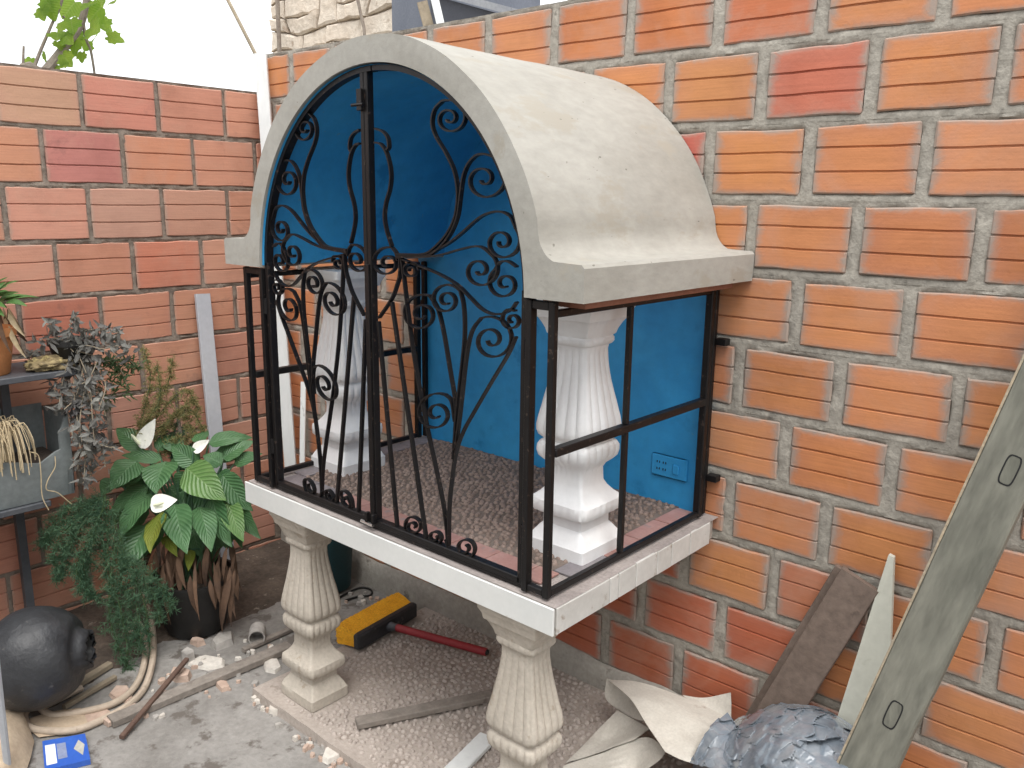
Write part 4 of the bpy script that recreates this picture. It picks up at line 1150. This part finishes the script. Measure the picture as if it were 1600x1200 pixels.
def lily():
    pc = np.array((-1.54, -.60, YZ)); dep0 = float(np.dot(pc+np.array((0, 0, .3))-CAM, FW))
    root = thing('peace_lily', pc, 'leafy peace lily with white flowers in a dark pot beside the shrine', 'plant')
    # pot
    b = MB(); P = []
    for z, rr in ((0, .08), (.01, .092), (.09, .115), (.17, .128), (.18, .134), (.195, .134), (.195, .125), (.17, .12)):
        P.append([pc+np.array((rr*math.cos(t), rr*math.sin(t), z)) for t in np.linspace(0, 2*math.pi, 41)[:-1]])
    b.grid(np.array(P), True); b.f.append(tuple(reversed(range(40))))
    pot = b.build('pot', 'pot_black', root, smooth=True, ang=40)
    b = MB(); b.add([pc+np.array((.121*math.cos(t), .121*math.sin(t), .172)) for t in np.linspace(0, 2*math.pi, 41)[:-1]], [tuple(range(40))]); b.build('soil', 'soil', pot)
    crown = pc+np.array((0, 0, .18))
    o_, sc = (160, 640), 260/1200
    def w3(x, y, dd): return PD(o_[0]+x*sc, o_[1]+y*sc, dep0+dd)
    LV = [((250,370),(62,580),190,-.10,0),((460,375),(385,608),230,-.12,0),((330,430),(95,572),110,-.04,0),((350,605),(120,948),190,-.16,0),((330,555),(38,772),150,-.06,0),
          ((430,738),(345,1035),160,-.2,2),((520,685),(610,1042),185,-.2,0),((330,830),(128,1195),190,-.18,0),((700,700),(785,1028),150,-.16,0),((790,620),(935,992),170,-.10,0),
          ((605,420),(892,655),215,-.10,1),((905,665),(1018,955),135,-.12,1),((985,700),(1142,932),110,-.06,0),((868,470),(1085,732),165,-.05,0),((868,352),(1102,228),130,.03,0),
          ((950,392),(1155,318),90,.02,0),((690,395),(495,255),130,.02,0),((765,245),(1088,205),105,.06,0),((425,362),(138,330),85,.0,0),((305,292),(100,135),130,.06,0),
          ((65,495),(-5,622),90,-.02,0),((690,240),(755,148),110,.08,0),((470,900),(540,1062),90,-.12,2),((862,395),(725,330),110,.0,0),((640,1010),(620,1165),60,-.1,2),
          ((560,300),(430,200),110,.08,0),((400,300),(520,180),100,.09,0),((820,480),(940,560),150,.0,0),((480,560),(620,700),150,.02,0),((600,560),(720,800),150,.03,0),((400,480),(250,640),150,.02,0),
          ((700,560),(850,860),150,.03,0),((330,700),(200,900),150,.0,0),((900,560),(1010,800),140,.03,0),((560,760),(470,960),150,.02,0),((880,800),(900,1010),120,.0,0),
          ((300,480),(180,690),160,.03,0),((640,460),(560,640),170,.02,0),((560,640),(640,880),160,.05,0),((740,640),(640,900),150,.04,0),((420,800),(300,1060),150,.0,0),((240,640),(60,840),130,.03,0),((640,820),(700,1060),130,-.02,0),((800,760),(860,1000),140,.03,0),((960,760),(1010,1000),120,.02,0),((520,330),(640,430),120,.04,0),((820,300),(960,360),110,.06,0),((300,900),(220,1120),130,.03,0),((560,900),(640,1110),120,.03,0),((760,900),(800,1110),120,.04,0)]
    rr = random.Random(12)
    for i, (bs, tp, wd, dd, mt) in enumerate(LV):
        B_ = w3(bs[0], bs[1], dd*.35); T_ = w3(tp[0], tp[1], dd)
        width = wd*1.22*sc*(dep0+dd)/FPX
        nr = TOC+RT*rr.uniform(-.55, .55)+np.array((0, 0, rr.uniform(-.25, .6)))
        lf = leaf(B_, T_, width, nr, rr.uniform(.05, .14), rr.uniform(.05, .2), ('lily_leaf', 'lily_leaf_light', 'lily_leaf_yellow')[mt], 'leaf', root, wave=.025)
        # petiole from the crown
        st = crown+np.array((rr.uniform(-.06, .06), rr.uniform(-.06, .06), -.01)); md = (st+B_)/2+np.array((0, 0, .05))
        MB().tube(cat_rom([st, md, B_], 5), [.0035]*10+[.0028], 5).build('petiole', 'fern_green', lf)
    for bs, tp, wd, dd, sp0, sp1 in (((275,278),(382,66),125,.0,(268,250),(208,178)), ((655,300),(772,218),85,.0,None,None), ((346,690),(540,650),135,-.22,(372,690),(440,672))):
        B_, T_ = w3(bs[0], bs[1], dd), w3(tp[0], tp[1], dd-.01)
        fl = leaf(B_, T_, wd*sc*(dep0+dd)/FPX, TOC, -.04, .32, 'white_flower', 'flower', root, wave=.0, shape=1.0)
        st = crown; MB().tube(cat_rom([st, (st+B_)/2+np.array((0, 0, .08)), B_], 5), .003, 5).build('flower_stalk', 'fern_green', fl)
        if sp0:
            a_, c_ = w3(sp0[0], sp0[1], dd-.012), w3(sp1[0], sp1[1], dd-.02)
            MB().tube([a_+(c_-a_)*t for t in np.linspace(0, 1, 6)], [.0045, .0055, .0055, .0052, .0045, .002], 8).build('spadix', 'spadix', fl)
    # withered leaves hanging over the pot rim
    for i in range(60):
        u = rr.uniform(232, 368); v = rr.uniform(845, 905)
        B_ = PD(u, v, dep0-rr.uniform(-.03, .12)); T_ = B_+np.array((rr.uniform(-.04, .04), rr.uniform(-.04, .04), -rr.uniform(.08, .2)))
        leaf(B_, T_, rr.uniform(.006, .026), TOC, .1, .5, 'dry_leaf', 'withered_leaf', root, n=6, m=4, wave=.06)
lily()

def add_leaf(b, p, d, L, w, nr):
    d = d/(np.linalg.norm(d)+1e-9); nr = nr-d*np.dot(nr, d); nr /= np.linalg.norm(nr)+1e-9; s = np.cross(d, nr)
    vs = [p, p+d*L*.35+s*w/2+nr*w*.12, p+d*L*.75+s*w*.32+nr*w*.02, p+d*L-nr*w*.1, p+d*L*.75-s*w*.32+nr*w*.02, p+d*L*.35-s*w/2+nr*w*.12, p+d*L*.5-nr*w*.06]
    b.add(vs, [(0,1,6), (1,2,6), (2,3,6), (3,4,6), (4,5,6), (5,0,6)])
    if b.uv is None: b.uv = []
    b.uv += [(.5,0), (.9,.35), (.8,.75), (.5,1), (.2,.75), (.1,.35), (.5,.5)]
def rvec(r): return np.array((r.gauss(0,1), r.gauss(0,1), r.gauss(0,1)))
def fern(label, stems, mat, seed, root_at, needle=.012, dens=1.0, spread=.035):
    r = random.Random(seed); root = thing('asparagus_fern', root_at, label, 'fern')
    sb = MB(); nb = MB()
    for st in stems:
        pts = cat_rom([np.array(p, float) for p in st], 10); sb.tube(pts, .0014, 4)
        L = len(pts)
        for i in range(3, L):
            for _ in range(int(3*dens)):
                d = rvec(r); d /= np.linalg.norm(d); d += np.array((0, 0, -.25)); ln = spread*r.uniform(.4, 1.1)*(1-.5*i/L)
                p0 = np.array(pts[i]); p1 = p0+d*ln; sb.tube([p0, p1], .0006, 3, False)
                for k in range(7):
                    q = p0+(p1-p0)*(k+1)/7
                    for _2 in range(2):
                        e = rvec(r); e /= np.linalg.norm(e); add_leaf(nb, q, e+d*.6, needle*r.uniform(.6, 1.2), .0017, rvec(r))
    sb.build('stems', 'trailing_green', root)
    o = nb.build('foliage', mat, root); props(o, kind='stuff')
DF = 2.62
def S(dep, *p): return [PD(u, v, dep+k*.01) for k, (u, v) in enumerate(p)]
fern('feathery dark green asparagus fern hanging below the zinc trough', [S(2.5,(165,770),(140,790),(110,810),(80,835),(62,850)), S(2.5,(165,775),(140,800),(115,840),(95,880),(88,905)), S(2.5,(170,780),(150,820),(140,870),(135,915),(150,935)),
      S(2.5,(170,780),(160,830),(165,880),(175,930),(190,980)), S(2.5,(175,790),(180,850),(190,910),(205,960),(215,1010)), S(2.5,(170,785),(170,880),(190,960),(200,1030),(190,1075)), S(2.52,(165,775),(125,800),(100,860),(120,900)),
      S(2.5,(180,850),(170,950),(185,1010),(205,1060)), S(2.5,(170,780),(150,800),(120,830),(105,860)), S(2.48,(165,775),(150,830),(130,880),(125,925)), S(2.5,(175,800),(200,880),(225,940),(232,1000)), S(2.5,(185,860),(215,900),(240,930),(250,970)), S(2.5,(180,850),(205,900),(215,960),(222,1020)), S(2.52,(190,870),(225,890),(255,920),(270,950)), S(2.5,(160,780),(110,795),(85,815),(70,850)), S(2.5,(160,790),(100,830),(85,870),(95,900)), S(2.48,(165,790),(135,850),(120,890),(140,930))],
     'fern_green', 31, PD(170, 780, 2.5), .017, 1.0, .045)
fern('pale yellowing asparagus fern sprays against the pink wall', [S(2.75,(215,690),(225,640),(235,590),(225,545)), S(2.75,(215,690),(240,640),(262,600),(270,560)), S(2.75,(220,690),(255,640),(290,610),(310,640)), S(2.75,(220,690),(260,660),(295,640),(318,670)),
      S(2.75,(240,690),(270,650),(300,625)), S(2.72,(215,690),(230,660),(250,620),(245,570)), S(2.75,(240,720),(270,690),(300,680),(290,650))], 'fern_pale', 32, PD(215, 700, 2.75), .013, 1.4, .036)
fern('soft green asparagus fern rising behind the peace lily flowers', [S(2.78,(270,720),(280,690),(290,665)), S(2.78,(270,720),(262,690),(255,670)), S(2.78,(275,720),(295,700),(310,690)), S(2.78,(270,725),(270,690),(275,660))], 'fern_green', 33, PD(270, 725, 2.78), .012, 1, .035)

# plant stand with two tiers along the pink wall
XF = -1.66       # front edge
def stand():
    z1 = PX(0, 598, XF)[2]; z2 = PX(0, 806, XF)[2]; y0 = -1.75; y1 = PX(128, 580, XF)[1]
    y2 = PX(80, 780, XF)[1]
    root = thing('plant_stand', (XF-.12, -1.2, GZ), 'dark metal two tier plant stand along the pink wall', 'plant stand')
    MB().obox((XF-.115, (y0+y1)/2, z1), (.115, 0, 0), (0, (y1-y0)/2, 0), (0, 0, .009), .002).build('shelf', 'dark_metal', root)
    MB().obox((XF-.115, (y0+y2)/2, z2), (.115, 0, 0), (0, (y2-y0)/2, 0), (0, 0, .009), .002).build('shelf', 'dark_metal', root)
    for y in (y0+.02, y2-.03):
        for x in (XF-.20,):
            MB().box((x-.012, y-.012, GZ), (x+.012, y+.012, z1-.01 if y > -1.5 else z1-.01)).build('leg', 'dark_metal', root)
    for y in (y0+.02,): MB().box((XF-.03, y-.012, GZ), (XF-.006, y+.012, z1-.01)).build('leg', 'dark_metal', root)
    return z1+.009, z2+.009
SZ1, SZ2 = stand()
def trough():
    b = MB(); y1 = PX(111, 700, XF-.004)[1]; yr = PX(92, 780, XF-.004)[1]
    rim = [(0,724),(30,724),(60,725),(72,718),(85,708),(98,700),(101,692),(94,684),(92,676),(97,668),(100,655),(107,646)]
    rp = [PX(u, v, XF-.004) for u, v in rim]; rp = [np.array((XF-.004, -1.55, rp[0][2]))]+cat_rom(rp, 3)
    outer, inner = [], []
    P = []
    for p in rp:
        y = min(p[1], y1); P.append([(XF-.012, min(y, yr) if p[2] < SZ2+.03 else y, SZ2+.002), (XF-.004+.004*math.sin(y*40), y, (SZ2+p[2])/2), (XF-.004, y, p[2]), (XF-.012, y, p[2]+.001), (XF-.016, y, (SZ2+p[2])/2), (XF-.02, y, SZ2+.004)])
    b.grid(np.array(P)[:, ::-1])
    topz = rp[-1][2]
    # right end panel, rolled round the corner, and the back
    E = []
    for t in np.linspace(0, 1, 8):
        x = XF-.004-.2*t; y = y1+.012*math.sin(math.pi*min(t*4, 1)/2); zt = topz-.02*t+.008*math.sin(t*20)
        E.append([(x, y, SZ2+.002), (x, y+.002, (SZ2+zt)/2), (x, y, zt), (x, y-.008, zt), (x, y-.01, SZ2+.004)])
    b.grid(np.array(E)[:, ::-1])
    b.add([(XF-.204, -1.55, SZ2+.002), (XF-.204, y1, SZ2+.002), (XF-.204, y1, topz), (XF-.204, -1.55, topz)], [(0,1,2,3)])
    b.add([(XF-.012, -1.55, SZ2+.002), (XF-.012, y1-.005, SZ2+.002), (XF-.2, y1-.005, SZ2+.002), (XF-.2, -1.55, SZ2+.002)], [(0,1,2,3)])
    root = thing('zinc_trough', (XF-.1, -1.2, SZ2), 'grey metal trough planter with torn wavy rim on the lower shelf', 'planter')
    b.build('trough_body', 'zinc', root, smooth=True, ang=50)
    zs = rp[1][2]-.03
    MB().add([(XF-.018, -1.54, zs), (XF-.018, y1-.012, zs), (XF-.2, y1-.012, zs), (XF-.2, -1.54, zs)], [(0,1,2,3)]).build('soil', 'soil', root)
    # two pale roots hanging over the side
    for k, px in enumerate((((47,706),(60,712),(64,740),(66,775),(76,797)), ((86,713),(86,730),(75,750),(73,765),(90,770),(112,788)))):
        MB().tube(cat_rom([PX(u, v, XF+.008) for u, v in px], 6), .0016, 5).build('hanging_root', 'straw', root)
trough()
# dried grass bunch on the trough
def straw():
    r = random.Random(5); b = MB(); c = PX(-14, 676, XF-.05)
    for i in range(150):
        a = c+np.array((r.uniform(-.05, .04), r.uniform(-.06, .05), r.uniform(-.02, .02)))
        o = np.array((r.uniform(.0, .06), r.uniform(-.05, .05), 0)); dz = r.uniform(.05, .12)
        b.tube(cat_rom([a, a+o*.6+np.array((0, 0, .02)), a+o+np.array((0, 0, -dz*.5)), a+o*1.05+np.array((0, 0, -dz))], 3), .0016, 4, False)
    root = thing('dried_plant', (c[0], c[1], SZ2), 'bunch of dried straw coloured grass drooping over the trough', 'dried plant')
    o = b.build('blades', 'straw', root); props(o, kind='stuff')
straw()
# terracotta pot with a green plant and a withered skirt
def potted():
    c = PX(-14, 590, XF-.09); c[2] = SZ1
    root = thing('potted_plant', c, 'green leafy plant with withered lower leaves in an orange clay pot', 'potted plant')
    b = MB(); P = []
    for z, rr in ((0, .045), (.005, .05), (.11, .068), (.112, .076), (.135, .076), (.135, .068), (.12, .066)):
        P.append([c+np.array((rr*math.cos(t), rr*math.sin(t), z)) for t in np.linspace(0, 2*math.pi, 33)[:-1]])
    b.grid(np.array(P), True); b.f.append(tuple(reversed(range(32)))); b.f.append(tuple(range(6*32, 7*32)))
    b.build('pot', 'terracotta', root, smooth=True, ang=40)
    r = random.Random(8); top = c+np.array((0, 0, .14))
    for i in range(46):
        an = r.uniform(0, 6.28); d = np.array((math.cos(an), math.sin(an), r.uniform(-.1, 1.3))); d /= np.linalg.norm(d)
        p = top+d*r.uniform(.02, .08)+np.array((0, 0, .05)); leaf(p, p+d*r.uniform(.06, .1)+np.array((0, 0, -.025)), .026, np.array((0, 0, 1.0))+d*.2-FW*.5, .1, .2, 'green_leaf', 'leaf', root, n=6, m=4)
    for i in range(34):
        an = r.uniform(0, 6.28); p = top+np.array((math.cos(an)*.07, math.sin(an)*.07, r.uniform(.0, .05)))
        leaf(p, p+np.array((math.cos(an)*.04, math.sin(an)*.04, -r.uniform(.05, .13))), .016, -FW, .1, .6, 'dry_leaf' if i % 2 else 'straw', 'withered_leaf', root, n=5, m=2)
potted()
# yellow lump on the upper shelf
c = PX(80, 578, XF-.05)
blob('yellow_stone', (c[0], c[1], SZ1+.016), (.04, .062, .02), 'yellow_lump', 'rough yellowish lump on the upper shelf beside the clay pot', 'stone', 4.4, .5, 2.6, SZ1+.001, 44, 26)
# purple grey trailing plant
def trailing():
    r = random.Random(21); dep = 2.5
    c = PX(115, 570, XF-.07); c[2] = SZ1
    root = thing('trailing_plant', c, 'grey purple trailing plant spilling from the upper shelf of the stand', 'trailing plant')
    b = MB(); P = []
    for z, rr in ((0, .045), (.004, .05), (.06, .06), (.065, .066), (.08, .066), (.08, .06), (.07, .058)):
        P.append([c+np.array((rr*math.cos(t), rr*math.sin(t), z)) for t in np.linspace(0, 2*math.pi, 29)[:-1]])
    b.grid(np.array(P), True); b.f.append(tuple(range(6*28, 7*28))); b.build('pot', 'pot_black', root, smooth=True)
    dep = float(np.dot(c-CAM, FW))-.04
    st = [[(118,545),(100,520),(85,508),(72,508)],[(118,545),(110,515),(112,500),(122,495)],[(120,545),(150,520),(165,515),(185,520)],[(122,548),(150,530),(175,525),(195,545)],[(120,548),(135,540),(160,545),(185,540)],[(115,550),(95,530),(75,530),(55,535)],
          [(118,550),(130,565),(125,600),(115,625),(100,640)],[(120,550),(140,575),(130,620),(125,660),(128,690)],[(122,552),(135,600),(140,660),(135,700),(132,740),(130,755)],[(120,552),(115,600),(120,650),(125,700)],
          [(122,552),(140,600),(145,660),(150,690),(175,700)],[(122,552),(145,580),(165,600),(155,640)],[(120,548),(150,560),(140,590),(128,600)],[(120,550),(105,570),(95,610),(92,640)],[(120,548),(130,520),(145,515)],[(125,690),(145,700),(140,730),(145,750)],[(120,550),(130,600),(118,650)],[(140,660),(160,690),(180,700)],
          [(110,580),(100,600),(105,640),(115,690)],[(125,580),(140,620),(150,650),(148,690)],[(100,585),(85,600),(90,625)],[(130,590),(120,640),(130,690),(120,735)],[(140,590),(158,620),(165,650)],[(145,690),(160,705),(165,730)],[(60,545),(50,555),(45,562)],[(165,520),(190,530),(200,560)]]
    sb, lb, gb = MB(), MB(), MB()
    for k, s in enumerate(st):
        pts = cat_rom([PD(u, v, dep-.02*i+r.uniform(-.03, .03)) for i, (u, v) in enumerate(s)], 9); sb.tube(pts, .0015, 4)
        for i in range(2, len(pts)):
            for _ in range(r.choice((1, 1, 2))):
                d = rvec(r)*.7+np.array((0, 0, -.35))+RT*r.uniform(-.8, .8); add_leaf(lb, np.array(pts[i])+rvec(r)*.006, d, r.uniform(.016, .042), r.uniform(.008, .017), TOC+rvec(r)*.6)
    for s in [[(150,560),(180,565),(205,575),(215,570)],[(150,565),(170,585),(175,610),(165,640)],[(150,560),(185,580),(190,600)],[(155,562),(180,570),(195,590),(200,620)],[(145,565),(155,600),(165,620)],[(160,565),(195,560),(212,572)]]:
        pts = cat_rom([PD(u, v, dep+.04+r.uniform(-.02, .02)) for u, v in s], 10); sb.tube(pts, .0013, 4)
        for p in pts[2:]:
            for _ in range(3): add_leaf(gb, np.array(p)+rvec(r)*.005, rvec(r)+np.array((0, 0, -.2)), r.uniform(.018, .03), .005, TOC+rvec(r)*.5)
    sb.build('stems', 'twig', root)
    o = lb.build('purple_foliage', 'purple_leaf', root); props(o, kind='stuff')
    o = gb.build('green_foliage', 'trailing_green', root); props(o, kind='stuff')
trailing()

# ------------------------------------------------------------------ beyond the walls
def tree():
    X0 = -2.6; r = random.Random(17)
    base = np.array((X0, -.62, GZ)); root = thing('leafy_tree', base, 'tree with lobed light green leaves behind the pink wall', 'tree')
    P = lambda u, v, x=X0: PX(u, v, x)
    lowp = P(30, 150); base2 = np.array((lowp[0], lowp[1]-.05, GZ))
    trunk = [base2, base2+np.array((0, .0, .7)), lowp, P(70, 112), P(100, 75), P(125, 40), P(135, 0), P(140, -60), P(150, -140)]
    MB().tube(cat_rom(trunk, 6), list(np.linspace(.022, .0095, len(cat_rom(trunk, 6)))), 8).build('trunk', 'bark', root)
    for br in ([P(30, 150), P(50, 112), P(65, 75), P(80, 40), P(97, 0), P(105, -70)], [P(135, 0), P(130, 30), P(135, 62), P(142, 80), P(148, 118), P(150, 150)], [P(125, 40), P(108, 35), P(98, 25)], [P(32, 148), P(36, 125), P(36, 100), P(37, 72)]):
        MB().tube(cat_rom(br, 5), list(np.linspace(.0075, .004, len(cat_rom(br, 5)))), 6).build('branch', 'bark', root)
    def lobed(c, R, nr, up_, name='leaf'):
        nr = nr/np.linalg.norm(nr); u = up_-nr*np.dot(up_, nr); u /= np.linalg.norm(u); s = np.cross(u, nr)
        prof = [(0,-.55),(.25,-.75),(.55,-.6),(.6,-.35),(.95,-.2),(.8,.1),(.85,.35),(.5,.4),(.3,.75),(0,1.0)]
        pts = prof+[(-x, y) for x, y in reversed(prof[1:-1])]
        b = MB(); b.add([c]+[c+s*x*R+u*y*R+nr*R*.18*(abs(x)-.3) for x, y in pts], [(0, 1+i, 1+(i+1) % len(pts)) for i in range(len(pts))])
        b.uv = [(.5,.5)]+[(.5+x*.5, .5+y*.5) for x, y in pts]
        b.build(name, 'tree_leaf', root, smooth=True, ang=180)
    spots = [(80,12,16),(110,12,17),(112,38,13),(98,42,11),(90,55,13),(105,60,12),(122,55,10),(145,45,17),(150,20,17),(140,8,14),(158,5,16),(172,48,13),(178,60,12),(118,72,11),(103,92,12),(82,95,9),(70,88,8),(110,85,9),(136,70,9),(48,97,8),(85,105,8),(178,2,9),(66,20,11),(75,5,12),(148,60,9),(160,35,12),(128,88,8),(100,100,7),(92,70,8)]
    for k, (u, v, s) in enumerate(spots):
        x = X0+r.uniform(-.12, .12); c = P(u, v, x); R = s*1.4*float(np.dot(c-CAM, FW))/FPX
        lobed(c, R, -FW+rvec(r)*.55+np.array((0, 0, .3)), np.array((0, 0, -1.0))+rvec(r)*.5)
    for k in range(110):
        u, v = r.gauss(90, 85), r.uniform(-230, -8); x = X0+r.uniform(-.35, .3); c = P(u, v, x)
        lobed(c, r.uniform(.022, .045), rvec(r)+np.array((0, 0, .6))-FW*.4, np.array((0, 0, -1.0))+rvec(r)*.6)
tree()
def tower():
    Y0 = 2.5; x0, x1 = -5.74, -4.02; r = random.Random(6)
    root = thing('stone_tower', ((x0+x1)/2, Y0+.6, GZ), 'rough pale rubble stone tower standing beyond the orange wall', 'tower')
    MB().box((x0+.05, Y0+.06, GZ), (x1-.05, Y0+1.3, 3.0)).build('core', 'stone_joint', root)
    def warp(x, z): return x+.055*N3((x, z, 1), 3.2)+.02*N3((x, z, 2), 9), z+.06*N3((x, z, 5), 2.6)+.02*N3((x, z, 6), 8)
    def stone(xa, xb, za, zb, face):
        k = 5; pts = []
        pts += [(xa+(xb-xa)*i/k, za) for i in range(k)]+[(xb, za+(zb-za)*i/k) for i in range(k)]+[(xb-(xb-xa)*i/k, zb) for i in range(k)]+[(xa, zb-(zb-za)*i/k) for i in range(k)]
        W_ = [warp(*p) for p in pts]; cx_ = sum(p[0] for p in W_)/len(W_); cz_ = sum(p[1] for p in W_)/len(W_)
        dp = r.uniform(.02, .05); tx, tz = r.uniform(-.08, .08), r.uniform(-.08, .08)
        def ring(ins, d):
            out = []
            for x, z in W_:
                L = math.hypot(x-cx_, z-cz_); q = max(0, 1-ins/L); xx, zz = cx_+(x-cx_)*q, cz_+(z-cz_)*q
                dd = d-(tx*(xx-cx_)+tz*(zz-cz_))*(d > 0)
                out.append((xx, Y0+.06-dd, zz) if face == 'f' else (x1-.05+dd, Y0+.1+(xx-x0), zz))
            return out
        n = 4*k
        rs = ring(.007, -.02)+ring(.009, dp*.7)+ring(.03, dp+.004)
        fs = [(q*n+i, q*n+(i+1) % n, q*n+n+(i+1) % n, q*n+n+i) for q in range(2) for i in range(n)]+[tuple(range(2*n, 3*n))]
        MB().add(rs, fs).build('stone', 'stone_pale', root, smooth=True, ang=28)
    z = 1.45
    while z < 3.0:
        h = r.choice((.10, .14, .2, .26)); x = x0+.03
        while x < x1-.1:
            w = r.uniform(.2, .55); xb = min(x+w, x1-.02)
            if x1-xb < .15: xb = x1-.02
            if h > .18 and r.random() < .35: m_ = z+h*r.uniform(.4, .6); stone(x, xb, z, m_, 'f'); stone(x, xb, m_, z+h, 'f')
            else: stone(x, xb, z, z+h, 'f')
            x = xb
        x = x0
        while x < x0+1.0:
            w = r.uniform(.2, .4); stone(x, x+w, z, z+h, 's'); x += w
        z += h
    a = PY(437, 80, Y0-.06); MB().tube([(a[0], Y0-.06, GZ), (a[0]+.005, Y0-.065, 1.9), (a[0], Y0-.06, 3.0)], .018, 8).build('downpipe', 'bark', root)
    a = PY(572, 45, Y0-.05); MB().tube([(a[0], Y0-.05, 1.6), (a[0]-.01, Y0-.06, a[2]), (a[0]-.1, Y0-.08, a[2]+.35), (a[0]-.13, Y0-.06, a[2]+.8)], .012, 7).build('cable', 'bark', root)
tower()
def shed():
    Y0 = 1.5
    a, b_ = PY(612, 0, Y0), PY(672, 0, Y0); xr = PY(800, 25, Y0)[0]
    root = thing('shed', ((a[0]+xr)/2, Y0+.5, GZ), 'dark blue grey shed with sloping roof beyond the orange wall', 'shed')
    MB().box((a[0], Y0, GZ), (b_[0]+.02, Y0+.9, 2.3)).build('tank_wall', 'shed_wall', root)
    MB().box((b_[0]+.022, Y0+.12, GZ), (xr-.25, Y0+.9, PY(690, 0, Y0)[2]-.18)).build('wall', 'shed_wall', root)
    e0, e1 = PY(655, -10, Y0-.05), PY(800, 24, Y0-.05); e0[0] = b_[0]+.025; d = e1-e0
    up_ = np.array((0, 0, .035)); bk = np.array((0, 1.0, 0))
    e0 = e1-(e1-e0); vs = [e0, e1, e1+up_, e0+up_]; vs += [v+np.array((0, .06, 0)) for v in vs]
    MB().add(vs, [(0,1,2,3), (7,6,5,4), (0,4,5,1), (1,5,6,2), (2,6,7,3), (3,7,4,0)]).build('fascia', 'roof_edge', root)
    lo = np.array((0, .07, -.03)); vs = [e0+lo, e1+lo, e1+lo+up_*.6, e0+lo+up_*.6]; vs += [v+bk*.9 for v in vs]
    MB().add(vs, [(0,1,2,3), (7,6,5,4), (0,4,5,1), (1,5,6,2), (2,6,7,3), (3,7,4,0)]).build('roof', 'shed_roof', root)
    dn = np.array((0, .03, -.01)); vs = [e0+dn+np.array((0, 0, -.35)), e1+dn+np.array((0, 0, -.35)), e1+dn, e0+dn]; vs += [v+np.array((0, .02, 0)) for v in vs]
    MB().add(vs, [(0,1,2,3), (7,6,5,4), (0,4,5,1), (1,5,6,2), (2,6,7,3), (3,7,4,0)]).build('gable_board', 'shed_roof', root)
shed()
for k, (u0, v0, u1, v1, w, lb) in enumerate(((672, 50, 660, 5, .04, 'short raw timber stub standing behind the orange wall beside the shed'), (690, 45, 676, -15, .03, 'white painted stick standing behind the orange wall beside the shed'))):
    a, c = PY(u0, v0, .5), PY(u1, v1, .5); d = c-a
    board('timber_stub' if k == 0 else 'white_stick', a-d*((a[2]-GZ)/d[2]), c, CW, w, .03, 'twig' if k == 0 else 'white_board', lb, 'post')
# mortar lump left on the step of the wall
